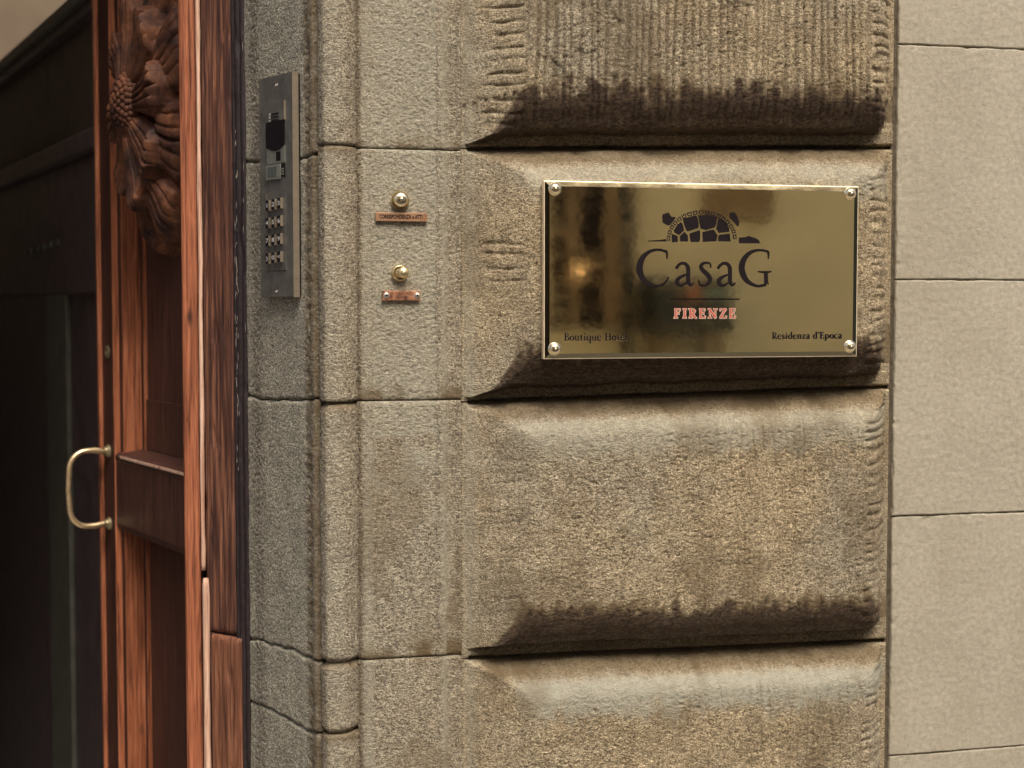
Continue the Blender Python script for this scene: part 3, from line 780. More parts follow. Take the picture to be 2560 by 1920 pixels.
# stile at the free (far) edge with its stepped mouldings, seen from the hinge side
FZT, FZB = 2.68, 0.02
def dprism(name, plan, za, zb_, mat, bevel=0.0012, parent=None):
    P = [DF(s, q, 0) for s, q in plan]
    return prism(name, [(p[0], p[1]) for p in P], za, zb_, mat, parent or door, bevel=bevel)
dprism('stile', [(sE+0.014, -0.058), (sE+0.014, -0.001), (sE-0.002, -0.001), (sE-0.002, 0.0), (sI+0.002, 0.0), (sI+0.002, -0.058)], FZB, FZT, M['wood_red_shaded'])
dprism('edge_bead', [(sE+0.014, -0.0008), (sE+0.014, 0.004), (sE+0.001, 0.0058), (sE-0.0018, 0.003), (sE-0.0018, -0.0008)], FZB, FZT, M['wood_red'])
for nm_, sa_, sb_, qa_, qb_, mt_ in (('moulding', sI-0.0012, sI+0.0018, -0.014, 0.0016, 'wood_red'), ('shaded_moulding_lip', sI-0.0185, sI-0.0014, -0.053, -0.008, 'wood_red_shaded'),
        ('moulding', sI-0.0200, sI-0.0187, -0.046, -0.0074, 'wood_red'), ('shaded_moulding_lip', sI-0.0330, sI-0.0202, -0.053, -0.038, 'wood_red_shaded'), ('moulding', sI-0.0348, sI-0.0332, -0.050, -0.0370, 'wood_red')):
    dprism(nm_, [(sa_, qa_), (sb_, qa_), (sb_, qb_), (sa_, qb_)], FZB, FZT, M[mt_], 0.0006)  # lips coloured darker to carry shade, street-facing returns stay bright
dprism('panel', [(-0.03, q3), (sI-0.012, q3), (sI-0.012, -0.058), (-0.03, -0.058)], FZB, FZT, M['wood_panel'], 0)
_, zrt = dhit(459, 1177); _, zrb = dhit(452, 1385)
# lock rail with a rounded nose and a slightly sloping top ledge
def rail(z_top, z_bot, parent, name='lock_rail'):
    P = []
    prof = [(q3+0.001, z_top+0.006), (-0.006, z_top+0.0015), (-0.001, z_top-0.001), (0.0012, z_top-0.004), (0.0008, z_top-0.008), (-0.001, z_top-0.011), (0.0, z_top-0.014), (0.0, z_bot+0.010), (-0.003, z_bot), (-0.02, z_bot-0.004), (q3+0.001, z_bot-0.012)]
    vs = []; n = len(prof)
    s0, s1_ = -0.03, sI-0.0020
    for s in (s0, s1_):
        for q, z in prof: vs.append(DF(s, q, z))
    fs = [tuple(range(n)), tuple(range(2*n-1, n-1, -1))]+[(i, n+i, n+(i+1) % n, (i+1) % n) for i in range(n)]
    return link_world(name, vs, fs, M['wood_panel'], parent, bevel=0.0008)
rail(zrt, zrb, door)
_zu = zrt+0.115
# small raised strip at the foot of the upper panel
box('panel_skirting', DF, -0.03, sI-0.036, q3, q3+0.004, zrt+0.006, Z(1010, 400, 0.45), M['wood_panel'], door, bevel=0.001)
box('rail_nose_highlight', DF, -0.03, sI-0.03, 0.0008, 0.0028, zrt-0.0065, zrt-0.002, M['wood_highlight'], door, bevel=0.0008)  # pale strip paints the light caught on the rail's arris
box('top_rail', DF, -0.03, sI-0.0008, q3+0.001, 0.0, 2.45, 2.67, M['wood_panel'], door, bevel=0.002)
box('bottom_rail', DF, -0.03, sI-0.0008, q3+0.001, 0.0, 0.03, 0.28, M['wood_panel'], door, bevel=0.002)

# carved rosette on the upper panel
sc_ = 0.150; zc_ = hit(420, 272, D0+Dn*q3, Dn)[2]
Ra, Rb, Q = 0.140, 0.236, 0.066
ns, nz_ = 420, 620
S = np.linspace(-1, 1, ns)[None, :]*Ra; Zl = np.linspace(1, -1, nz_)[:, None]*Rb
S = S+0*Zl; Zl = Zl+0*S
nar = 1-0.30*np.clip(-Zl/Rb, 0, 1)**1.5
r = np.hypot(S/(Ra*nar), Zl/Rb); ph = np.arctan2(Zl/Rb, S/Ra)
wb = fbm(S, Zl, 0.05, 2, 801)
dome = np.clip(1-r**2.3, 0, 1)**0.62
hgt = Q*dome
# hanging leaves in overlapping rings, deep cuts between them
def ring(N, off, r0, r1, amp, step):
    tw = 0.15*(r-0.5)                       # the leaves curl slightly round the centre
    a = ((ph+off+wb*0.05+tw)*N/(2*np.pi)) % 1.0-0.5
    g_ = np.abs(a)*2
    tip = r1-0.17*g_**2-0.010*np.abs(np.sin(a*np.pi*4))
    inside = sst(tip+0.014, tip-0.014, r)*sst(r0-0.02, r0+0.05, r)
    t = np.clip((r-r0)/(r1-r0), 0, 1)
    va = a*7.0+np.sign(a)*t*2.2
    veins = -(1-np.abs(np.sin(a*np.pi*7)))**2*0.0048*sst(0.10, 0.5, t)*sst(1.0, 0.85, g_) - np.exp(-((1-g_)/0.09)**2)*0.013
    midrib = -np.exp(-(a/0.030)**2)*0.0050
    curl = np.exp(-((t-0.92)/0.10)**2)*0.0045-np.exp(-((t-0.60)/0.20)**2)*0.003
    body = amp*(1-g_**3.6)*(0.6+0.4*t)+curl+veins+midrib
    return inside, body+step
base = hgt-0.014
for N, off, r0, r1, amp, st in ((8, 0.0, 0.0, 1.0, 0.024, -0.016), (8, 0.50, 0.0, 0.70, 0.024, -0.004)):
    ins, bd = ring(N, off, r0, r1, amp, st)
    base = base*(1-ins)+(hgt+bd*sst(1.0, 0.85, r))*ins
base = base*sst(1.02, 0.97, r) - sst(0.985, 1.02, r)*0.01
P = D0[None, None, :]+Dt[None, None, :]*(sc_+S)[..., None]+Dn[None, None, :]*(q3+base)[..., None]
P[..., 2] = zc_+Zl
rose = grid_obj('carved_rosette', P, M['carved'], door)
# seed head in the middle of the rosette
vs = []; fs = []
def add_ball(c, rad_, nu=8, nv=6, sq=(1, 1, 1)):
    i0 = len(vs)
    for j in range(nv+1):
        th = math.pi*j/nv
        for i in range(nu):
            f = 2*math.pi*i/nu
            vs.append(DF(c[0]+rad_*sq[0]*math.sin(th)*math.cos(f), c[1]+rad_*sq[1]*math.cos(th), c[2]+rad_*sq[2]*math.sin(th)*math.sin(f)))
    for j in range(nv):
        for i in range(nu):
            fs.append((i0+j*nu+i, i0+j*nu+(i+1) % nu, i0+(j+1)*nu+(i+1) % nu, i0+(j+1)*nu+i))
cq = q3+Q+0.010
add_ball((sc_, cq-0.008, zc_), 0.040, 20, 14, (0.9, 0.55, 1.15))
for j in range(0, 6):
    th = 0.25*j; m_ = max(1, int(6.2*j))
    for i in range(m_):
        f = 2*math.pi*(i+0.5*(j % 2))/m_
        add_ball((sc_+0.039*0.9*math.sin(th)*math.cos(f), cq-0.008+0.039*0.55*math.cos(th), zc_+0.039*1.15*math.sin(th)*math.sin(f)), 0.0054)
link_world('seed_head', vs, fs, M['carved'], rose, smooth=True)

# brass pull handle on the free stile
hs, hz1 = dhit(266, 1122, 0.0); _, hz0 = dhit(268, 1308, 0.0)
hs = (sE+sI)/2
pts = []
top, bot, out = hz1, hz0, 0.066
cr = 0.030
def arc(cq_, cz, a0, a1, n=8): return [(hs, cq_+cr*math.cos(a), cz+cr*math.sin(a)) for a in np.linspace(a0, a1, n)]
pts = [(hs, 0.004, top-0.004), (hs, 0.012, top-0.002), (hs, 0.024, top)]+arc(out-cr, top-cr, math.pi/2-0.1, 0.0)+[(hs, out+0.002, (top+bot)/2)]+arc(out-cr, bot+cr, 0.0, -math.pi/2+0.1)+[(hs, 0.024, bot), (hs, 0.012, bot+0.002), (hs, 0.004, bot+0.003)]
rr = [0.0042, 0.0050, 0.0052]+[0.0045]*8+[0.0042]+[0.0045]*8+[0.0052, 0.0050, 0.0042]
hd = tube('handle', [DF(s, q, z) for s, q, z in pts], rr, M['handle'], door, n=14)
for z in (top-0.002, bot+0.002):
    lathe('collar', DF, hs, z, [(0.0105, 0.0002), (0.0105, 0.003), (0.007, 0.005), (0.0075, 0.008), (0.0060, 0.010)], M['collar'], hd, n=20)
kx = dhit(272, 880)[1]
lathe('keyhole_cover', DF, hs, kx, [(0.011, 0.0002), (0.010, 0.0025), (0.004, 0.003), (0.0035, 0.0005)], M['collar'], door, n=20)

# ================================================================== INNER DOOR, dark, standing open behind
It = np.array([-0.235, 0.972, 0]); It /= np.linalg.norm(It); In = np.array([-It[1], It[0], 0])
if In[1] > 0: In = -In
I0 = np.array([X(262, 0.80), 0.80, 0.0])
IF = Frame(I0, It, In)
def ihit(u, v, q=0):
    p = hit(u, v, I0+In*q, In); return np.dot(p-I0, It), p[2]
inner = empty('inner_door', tuple(I0), 'almost black panelled inner door standing open in the unlit hall', 'door')
_, zi_top = ihit(100, 96); _, zi_a = ihit(100, 150); _, zi_b = ihit(100, 395); _, zi_c = ihit(100, 440)
_, zi_d = ihit(150, 735)
b0, b1_ = -0.05, 1.55
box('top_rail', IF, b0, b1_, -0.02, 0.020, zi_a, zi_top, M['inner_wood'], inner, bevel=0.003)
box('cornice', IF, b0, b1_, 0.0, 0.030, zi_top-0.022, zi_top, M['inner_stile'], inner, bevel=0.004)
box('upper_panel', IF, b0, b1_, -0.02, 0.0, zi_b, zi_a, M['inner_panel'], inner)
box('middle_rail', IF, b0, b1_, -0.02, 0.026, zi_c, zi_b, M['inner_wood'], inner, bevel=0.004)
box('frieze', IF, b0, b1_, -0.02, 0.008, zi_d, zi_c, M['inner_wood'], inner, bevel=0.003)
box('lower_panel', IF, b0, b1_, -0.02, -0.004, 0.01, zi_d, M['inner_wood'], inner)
sa, _ = ihit(178, 1200); sb, _ = ihit(128, 1200)
box('stile', IF, sa, sb, -0.004, 0.006, 0.01, zi_d, M['inner_stile'], inner, bevel=0.002)
for k in range(6):
    s, z = ihit(70+16*k, 632-5*k, 0.008)
    box('bead_block', IF, s, s+0.03, 0.008, 0.014, z-0.006, z+0.006, M['inner_stile'], inner, bevel=0.002)

# ================================================================== stroke lettering
def catmull(pts, n=6):
    P = [np.array(p, float) for p in pts]
    if len(P) < 3: n = 1
    out = []
    for i in range(len(P)-1):
        p0 = P[max(i-1, 0)]; p1 = P[i]; p2 = P[i+1]; p3 = P[min(i+2, len(P)-1)]
        for k in range(n):
            t = k/n
            out.append(0.5*((2*p1)+(-p0+p2)*t+(2*p0-5*p1+4*p2-p3)*t*t+(-p0+3*p1-3*p2+p3)*t**3))
    out.append(P[-1]); return out
def stroke_sides(pts, grow=0.0, n=6):
    s = catmull(pts, n); L = []; R = []
    for i, p in enumerate(s):
        d = s[min(i+1, len(s)-1)][:2]-s[max(i-1, 0)][:2]; l = np.hypot(*d) or 1; d = d/l
        e = np.zeros(2)
        if i == 0: e = -d*grow
        if i == len(s)-1: e = d*grow
        w = max(p[2], 0.1)+grow
        L.append(p[:2]+e+np.array([-d[1], d[0]])*w); R.append(p[:2]+e-np.array([-d[1], d[0]])*w)
    return L, R
SIGN_B = 0.0635
SY = -SIGN_B
sign_u0, sign_u1 = 1361, 2143
def signpt(u, v, b=SIGN_B):
    p = at(u, v, SY); return (p[0], -b, p[2])
Z4 = lambda x, y: (1560+x/5.53, 500+y/5.53)
C_ = [[(575, 716, 12), (520, 694, 13), (440, 690, 14), (350, 716, 19), (272, 780, 29), (228, 865, 37), (216, 950, 39), (234, 1040, 37), (290, 1122, 29), (370, 1175, 19), (450, 1190, 14), (530, 1172, 14), (585, 1125, 10), (615, 1068, 6)],
      [(560, 700, 8), (585, 715, 15), (595, 755, 11), (594, 815, 5)]]
a_ = [[(722, 948, 15), (748, 908, 16), (795, 877, 16), (850, 885, 19), (882, 930, 24), (888, 1000, 24), (886, 1100, 24), (896, 1150, 23), (925, 1175, 16), (965, 1146, 5)],
      [(872, 1030, 9), (820, 1048, 13), (756, 1085, 21), (732, 1130, 24), (748, 1168, 20), (792, 1184, 14), (840, 1164, 11), (882, 1130, 10)]]
s_ = [[(1200, 940, 5), (1192, 885, 9), (1150, 868, 12), (1095, 877, 16), (1064, 915, 21), (1084, 965, 25), (1140, 1020, 28), (1184, 1075, 26), (1184, 1130, 21), (1140, 1176, 15), (1082, 1184, 12), (1043, 1163, 9), (1034, 1108, 5)]]
G_ = [[(1985, 716, 11), (1935, 700, 12), (1850, 695, 13), (1760, 720, 20), (1682, 785, 29), (1638, 870, 37), (1628, 950, 39), (1650, 1040, 37), (1702, 1120, 29), (1780, 1170, 19), (1860, 1190, 14), (1950, 1172, 16), (1975, 1150, 10)],
      [(1972, 700, 8), (1992, 722, 14), (1998, 760, 10), (1994, 815, 5)],
      [(1966, 1165, 25), (1964, 1100, 24), (1962, 1030, 24), (1960, 996, 26)], [(1852, 990, 5), (1905, 996, 9), (1960, 998, 12), (2000, 996, 9), (2036, 988, 5)], [(1985, 1150, 8), (2008, 1172, 4)]]
shift = lambda st, dx: [[(x+dx, y, w) for x, y, w in s] for s in st]
letters = {'C': C_, 'a': a_, 's': s_, 'a2': shift(a_, 577), 'G': G_}
cells = [[(815, 262), (985, 215), (1010, 235), (1030, 330), (1025, 385), (880, 432), (860, 410), (830, 330)],
 [(1028, 213), (1180, 212), (1282, 240), (1275, 330), (1248, 378), (1130, 412), (1062, 393), (1047, 330)],
 [(1305, 258), (1365, 280), (1425, 340), (1453, 400), (1450, 438), (1310, 453), (1277, 395), (1292, 330)],
 [(690, 420), (740, 340), (790, 308), (812, 350), (828, 420), (760, 482), (700, 450)],
 [(662, 470), (738, 500), (744, 578), (662, 582)], [(776, 500), (835, 442), (878, 490), (883, 572), (777, 570)],
 [(906, 466), (1038, 422), (1053, 440), (1048, 560), (1028, 578), (922, 578)],
 [(1086, 446), (1238, 412), (1288, 490), (1273, 568), (1090, 578)], [(1306, 502), (1330, 482), (1458, 467), (1472, 573), (1302, 568)],
 [(530, 235), (545, 190), (560, 205), (575, 178), (590, 192), (610, 170), (632, 202), (652, 233), (715, 240), (690, 278), (655, 318), (638, 343), (600, 348), (536, 310)],
 [(1460, 190), (1490, 172), (1530, 175), (1560, 220), (1590, 300), (1585, 358), (1562, 362), (1520, 300), (1468, 252)],
 [(335, 562), (500, 552), (575, 540), (585, 574), (340, 574)],
 [(1590, 520), (1680, 516), (1720, 500), (1800, 522), (1858, 552), (1883, 598), (1592, 598)]]
# border scutes of the shell
def shell(t, k):   # t 0..1 from lower left over the top to lower right; k 0 inner .. 1 outer
    a = math.pi*(1-t)
    cx_, cy_ = 1075, 590
    ix, iy = 432*math.cos(a), 385*max(math.sin(a), 0)**0.86
    ox, oy = 490*math.cos(a), 452*max(math.sin(a), 0)**0.86
    return (cx_+ix+(ox-ix)*k, cy_-(iy+(oy-iy)*k))
scutes = []
NS = 17
for i in range(NS):
    t0 = 0.012+i*(0.976/NS); t1 = t0+0.976/NS*0.80
    tm = (t0+t1)/2
    scutes.append([[(*shell(t0+0.006, 0.96), 8.5), (*shell(t0+0.006, 0.20), 8.5), (*shell(t1-0.006, 0.20), 8.5), (*shell(t1-0.006, 0.96), 8.5)], [(*shell(tm, 1.0), 8), (*shell(tm, 0.60), 8)]])

class Cut:
    def __init__(s): s.v = []; s.f = []
    def prism(s, top, bottom):
        i = len(s.v); n = len(top); s.v += top+bottom
        s.f.append(tuple(range(i, i+n))); s.f.append(tuple(range(i+2*n-1, i+n-1, -1)))
        for k in range(n): s.f.append((i+k, i+n+k, i+n+(k+1) % n, i+(k+1) % n))
def stroke_to(cut, st, conv, rim, yout, yin, n=6):
    L, R = stroke_sides(st, rim*1.6, n); L2, R2 = stroke_sides(st, 0.0, n)
    top = [signpt(*conv(*p), b=yout) for p in L+R[::-1]]; bot = [signpt(*conv(*p), b=yin) for p in L2+R2[::-1]]
    cut.prism(top, bot)
def poly_grow(pg, gr):
    c = np.mean(np.array(pg, float), axis=0); out = []
    for p in pg:
        d = np.array(p)-c; l = np.hypot(*d) or 1; out.append(tuple(np.array(p)+d/l*gr))
    return out

sgn = empty('brass_sign', signpt(sign_u0, 898, SIGN_B-0.008), 'polished engraved brass hotel plate reading CasaG Firenze on the rough stone', 'sign')
# plate: bevelled slab
TL = at(sign_u0, 450, SY); BR = at(sign_u1, 890, SY)
xL, xR = TL[0], BR[0]; zT = at(sign_u0, 451, SY)[2]; zB = at(sign_u0, 898, SY)[2]
bev, rb = 0.0070, 0.0022
vs = []
for (e, b) in ((0, SIGN_B-0.013), (0, SIGN_B-rb), (0.0010, SIGN_B-rb+0.0004), (bev, SIGN_B)):
    vs += [(xL+e, -b, zB+e), (xR-e, -b, zB+e), (xR-e, -b, zT-e), (xL+e, -b, zT-e)]
fs = [(3, 2, 1, 0), (12, 13, 14, 15)]
for j in range(3):
    for i in range(4): fs.append((j*4+i, j*4+(i+1) % 4, (j+1)*4+(i+1) % 4, (j+1)*4+i))
plate = link_world('plate', vs, fs, M['brass'], sgn)
plate.data.materials.append(M['plate_edge'])
for pi in range(2, 10): plate.data.polygons[pi].material_index = 1
def do_cut(cut):
    me = bpy.data.meshes.new('cutter'); me.from_pydata(cut.v, [], cut.f)
    bm = bmesh.new(); bm.from_mesh(me); bmesh.ops.recalc_face_normals(bm, faces=bm.faces); bm.to_mesh(me); bm.free()
    c = bpy.data.objects.new('cutter', me); COL.objects.link(c)
    md = plate.modifiers.new('cut', 'BOOLEAN'); md.operation = 'DIFFERENCE'; md.solver = 'EXACT'; md.object = c; md.use_self = True
    bpy.context.view_layer.update()
    dg = bpy.context.evaluated_depsgraph_get()
    nm = bpy.data.meshes.new_from_object(plate.evaluated_get(dg))
    plate.modifiers.clear(); plate.data = nm
    bpy.data.objects.remove(c, do_unlink=True)
cut = Cut()
DEP = 0.0012
for st in letters.values():
    for s in st: stroke_to(cut, s, Z4, 6.0, SIGN_B+0.0010, SIGN_B-DEP)
for pg in cells:
    cut.prism([signpt(*Z4(*p), b=SIGN_B+0.0010) for p in poly_grow(pg, 8)], [signpt(*Z4(*p), b=SIGN_B-DEP) for p in pg])
Z5 = lambda x, y: (1560+x/5.53, 700+y/5.53)
line = [(640, 265, 6), (1595, 265, 6)]
stroke_to(cut, line, Z5, 5.0, SIGN_B+0.0010, SIGN_B-DEP)
try:
    do_cut(cut)
except Exception as ex:
    print('boolean failed', ex)
print('plate faces', len(plate.data.polygons))
def inlay(name, strokes, conv, mat, b, parent, polys=(), step=0.000006, n=6, grow=0.0):
    vs = []; fs = []; k = 0
    for st in strokes:
        L, R = stroke_sides(st, grow, n); i = len(vs); bb = b+step*k; k += 1
        for l, r_ in zip(L, R):
            vs.append(signpt(*conv(*l), b=bb)); vs.append(signpt(*conv(*r_), b=bb))
        for j in range(len(L)-1): fs.append((i+2*j, i+2*j+1, i+2*j+3, i+2*j+2))
    for pg in polys:
        i = len(vs); vs += [signpt(*conv(*p), b=b) for p in pg]; fs.append(tuple(range(i, len(vs))))
    return link_world(name, vs, fs, mat, parent)
for nm, st in letters.items():
    inlay('letter', st, Z4, M['black_paint'], SIGN_B-0.0004, sgn, n=8)
emb = inlay('tortoise_emblem', [], Z4, M['black_paint'], SIGN_B-0.0004, sgn, polys=cells)
inlay('shell_border', [s for sc in scutes for s in sc], Z4, M['black_paint'], SIGN_B+0.00012, emb, n=1)
inlay('rule_line', [line], Z5, M['black_paint'], SIGN_B-0.0004, sgn)

# small serif glyphs: unit cap height, y up; strokes (x, y, halfwidth)
K, T = 0.085, 0.032
sf = lambda x, y, w=0.16: [(x-w, y, T*1.1), (x+w, y, T*1.1)]
GL = {
'B': (0.62, [[(0.14, 0, K), (0.14, 1, K)], sf(0.1, 0.03, .12), sf(0.1, 0.97, .12), [(0.14, 0.97, T), (0.36, 0.96, T), (0.48, 0.77, K*.9), (0.36, 0.55, T), (0.14, 0.54, T)], [(0.30, 0.54, T), (0.46, 0.48, T*1.4), (0.56, 0.28, K), (0.42, 0.05, T*1.3), (0.14, 0.03, T)]]),
'o': (0.56, [[(0.28, 0.63, T), (0.12, 0.52, K*.8), (0.07, 0.31, K), (0.12, 0.10, K*.8), (0.28, 0.0, T), (0.44, 0.10, K*.8), (0.49, 0.31, K), (0.44, 0.52, K*.8), (0.28, 0.63, T)]]),
'u': (0.62, [[(0.13, 0.62, K), (0.13, 0.15, K), (0.24, 0.02, T*1.4), (0.38, 0.06, T), (0.46, 0.14, T)], [(0.47, 0.62, K), (0.47, 0.0, K)], sf(0.08, 0.60, .09), sf(0.42, 0.60, .09), sf(0.54, 0.03, .07)]),
't': (0.40, [[(0.18, 0.80, T), (0.18, 0.60, K), (0.18, 0.14, K), (0.26, 0.02, T*1.3), (0.38, 0.08, T)], [(0.03, 0.60, T), (0.36, 0.60, T)]]),
'i': (0.32, [[(0.15, 0.62, K), (0.15, 0.0, K)], sf(0.10, 0.60, .09), sf(0.15, 0.03, .15), [(0.14, 0.80, K), (0.14, 0.93, K)]]),
'q': (0.62, [[(0.46, 0.56, T), (0.30, 0.63, T), (0.12, 0.50, K*.8), (0.07, 0.30, K), (0.14, 0.08, K*.8), (0.28, 0.0, T), (0.44, 0.10, T)], [(0.48, 0.64, K*.8), (0.48, -0.32, K)], sf(0.48, -0.30, .14)]),
'e': (0.52, [[(0.08, 0.36, T), (0.44, 0.36, T)], [(0.44, 0.36, T), (0.42, 0.55, K*.6), (0.27, 0.63, T), (0.12, 0.52, K*.8), (0.07, 0.31, K), (0.13, 0.09, K*.8), (0.30, 0.0, T*1.6), (0.46, 0.12, T)]]),
'H': (0.84, [[(0.17, 0, K), (0.17, 1, K)], [(0.67, 0, K), (0.67, 1, K)], [(0.17, 0.52, T), (0.67, 0.52, T)], sf(0.17, 0.03), sf(0.17, 0.97), sf(0.67, 0.03), sf(0.67, 0.97)]),
'l': (0.30, [[(0.15, 0, K), (0.15, 1.05, K)], sf(0.15, 0.03, .14), sf(0.10, 1.04, .08)]),
'R': (0.70, [[(0.16, 0, K), (0.16, 1, K)], sf(0.16, 0.03), sf(0.10, 0.97, .12), [(0.16, 0.97, T), (0.38, 0.96, T*1.2), (0.52, 0.74, K), (0.38, 0.50, T*1.2), (0.16, 0.48, T)], [(0.30, 0.50, K*.8), (0.46, 0.22, K), (0.60, 0.04, K*.8), (0.70, 0.02, T)]]),
's': (0.44, [[(0.37, 0.46, T), (0.34, 0.58, T), (0.22, 0.63, T*1.2), (0.09, 0.50, K*.8), (0.22, 0.34, K), (0.36, 0.17, K*.9), (0.22, 0.01, T*1.4), (0.08, 0.05, T), (0.06, 0.18, T)]]),
'd': (0.60, [[(0.46, 0.54, T), (0.30, 0.63, T), (0.12, 0.50, K*.8), (0.07, 0.30, K), (0.14, 0.08, K*.8), (0.28, 0.0, T), (0.44, 0.10, T)], [(0.47, 0.02, K), (0.47, 1.04, K)], sf(0.42, 1.03, .08), sf(0.53, 0.03, .06)]),
'n': (0.64, [[(0.14, 0.62, K), (0.14, 0.0, K)], [(0.14, 0.48, T), (0.28, 0.61, T*1.4), (0.42, 0.60, K*.8), (0.48, 0.44, K), (0.48, 0.0, K)], sf(0.14, 0.03, .13), sf(0.48, 0.03, .13), sf(0.09, 0.60, .09)]),
'z': (0.48, [[(0.06, 0.60, T*1.3), (0.42, 0.60, T*1.3)], [(0.40, 0.60, K*.8), (0.08, 0.03, K*.8)], [(0.06, 0.03, T*1.3), (0.44, 0.03, T*1.3)], [(0.06, 0.60, T), (0.06, 0.46, T)], [(0.44, 0.03, T), (0.44, 0.18, T)]]),
'a': (0.50, [[(0.09, 0.48, T*1.4), (0.14, 0.58, T*1.3), (0.26, 0.63, T*1.3), (0.38, 0.54, K*.9), (0.39, 0.30, K), (0.39, 0.08, K), (0.50, 0.03, T)], [(0.38, 0.36, T), (0.16, 0.28, K*.7), (0.09, 0.13, K*.9), (0.20, 0.01, T*1.5), (0.38, 0.10, T)]]),
"'": (0.22, [[(0.12, 1.02, K), (0.13, 0.90, K), (0.06, 0.74, T)]]),
'E': (0.62, [[(0.16, 0, K), (0.16, 1, K)], [(0.06, 0.03, T*1.2), (0.55, 0.03, T*1.2)], [(0.06, 0.97, T*1.2), (0.52, 0.97, T*1.2)], [(0.16, 0.52, T), (0.42, 0.52, T)], [(0.52, 0.97, T), (0.52, 0.80, T)], [(0.55, 0.03, T), (0.57, 0.22, T)], [(0.42, 0.62, T), (0.42, 0.42, T)]]),
'p': (0.62, [[(0.14, 0.62, K), (0.14, -0.32, K)], [(0.16, 0.50, T), (0.32, 0.63, T), (0.48, 0.52, K*.8), (0.54, 0.32, K), (0.46, 0.08, K*.8), (0.32, 0.0, T), (0.16, 0.08, T)], sf(0.14, -0.30, .14), sf(0.09, 0.60, .08)]),
'c': (0.48, [[(0.42, 0.48, T*1.5), (0.38, 0.58, T), (0.27, 0.63, T), (0.12, 0.52, K*.8), (0.07, 0.31, K), (0.13, 0.09, K*.8), (0.28, 0.0, T*1.4), (0.43, 0.12, T)]]),
'F': (0.58, [[(0.16, 0, K), (0.16, 1, K)], sf(0.16, 0.03), [(0.06, 0.97, T*1.2), (0.52, 0.97, T*1.2)], [(0.16, 0.52, T), (0.42, 0.52, T)], [(0.52, 0.97, T), (0.53, 0.78, T)], [(0.42, 0.62, T), (0.42, 0.42, T)]]),
'I': (0.36, [[(0.18, 0, K), (0.18, 1, K)], sf(0.18, 0.03), sf(0.18, 0.97)]),
'N': (0.84, [[(0.17, 0, T*1.2), (0.17, 1, T*1.2)], [(0.14, 0.98, K), (0.68, 0.02, K)], [(0.68, 0.0, T*1.2), (0.68, 1, T*1.2)], sf(0.17, 0.03), sf(0.12, 0.97, .1), sf(0.68, 0.97)]),
'Z': (0.66, [[(0.06, 0.97, T*1.3), (0.58, 0.97, T*1.3)], [(0.55, 0.96, K), (0.09, 0.03, K)], [(0.06, 0.03, T*1.3), (0.60, 0.03, T*1.3)], [(0.07, 0.97, T), (0.06, 0.80, T)], [(0.60, 0.03, T), (0.62, 0.22, T)]]),
' ': (0.34, [])}
def text_line(txt, u0, u1, vbase0, vbase1, cap, track=0.0):
    tot = sum(GL[c][0]+track for c in txt)-track; out = []; x = 0
    for c in txt:
        w, st = GL[c]
        for s in st:
            out.append([(u0+(x+px_)/tot*(u1-u0), (vbase0+(vbase1-vbase0)*(x+px_)/tot)-py_*cap, hw*cap) for px_, py_, hw in s])
        x += w+track
    return out
ident = lambda x, y: (x, y)
def rimmed(name, txt, u0, u1, v0, v1_, cap, mat, rimmat, wide=1.0, track=0.0, rg=1.0, drop=1.3):
    st = text_line(txt, u0, u1, v0, v1_, cap, track)
    st = [[(x, y, w*wide) for x, y, w in s] for s in st]
    par = inlay(name, st, ident, mat, SIGN_B+0.00035, sgn, n=4)
    st2 = [[(x+0.3, y+drop, w) for x, y, w in s] for s in st]
    inlay('letter_rim_highlight', st2, ident, rimmat, SIGN_B+0.00006, par, n=4, grow=rg, step=0.000001)  # pale copy set lower, painting the lit edge of an engraved letter
rimmed('lettering', 'Boutique Hotel', 1411, 1568, 851.5, 851.0, 18.5, M['black_paint'], M['brass_rim_highlight'], 1.15, 0.06, 0.4, 1.2)
rimmed('lettering', "Residenza d'Epoca", 1930, 2104, 847.5, 846.0, 16.5, M['black_paint'], M['brass_rim_highlight'], 1.35, 0.06, 0.3, 1.0)
rimmed('lettering', 'FIRENZE', 1685, 1839, 794.5, 794.5, 23.0, M['red_paint'], M['pink_rim_highlight'], 1.0, 0.22, 1.6, 0.6)
# domed screw caps
for (u, v) in ((1387, 472), (2125, 484), (1386, 872), (2124, 866)):
    p = at(u, v, SY)
    rc = 0.0076
    lathe('screw_cap', WF, p[0], p[2], [(rc*1.12, SIGN_B+0.0001), (rc*1.12, SIGN_B+0.0012)]+[(rc*math.cos(a), SIGN_B+0.0012+rc*0.72*math.sin(a)) for a in np.linspace(0, 1.52, 9)], M['brass_dome'], sgn, n=32)
# spacers that hold the plate off the stone
for (u, v) in ((1387, 472), (2125, 484), (1386, 872), (2124, 866)):
    p = at(u, v, SY); lathe('spacer', WF, p[0], p[2], [(0.006, 0.030), (0.006, SIGN_B-0.013)], M['brass_old'], sgn, n=16)

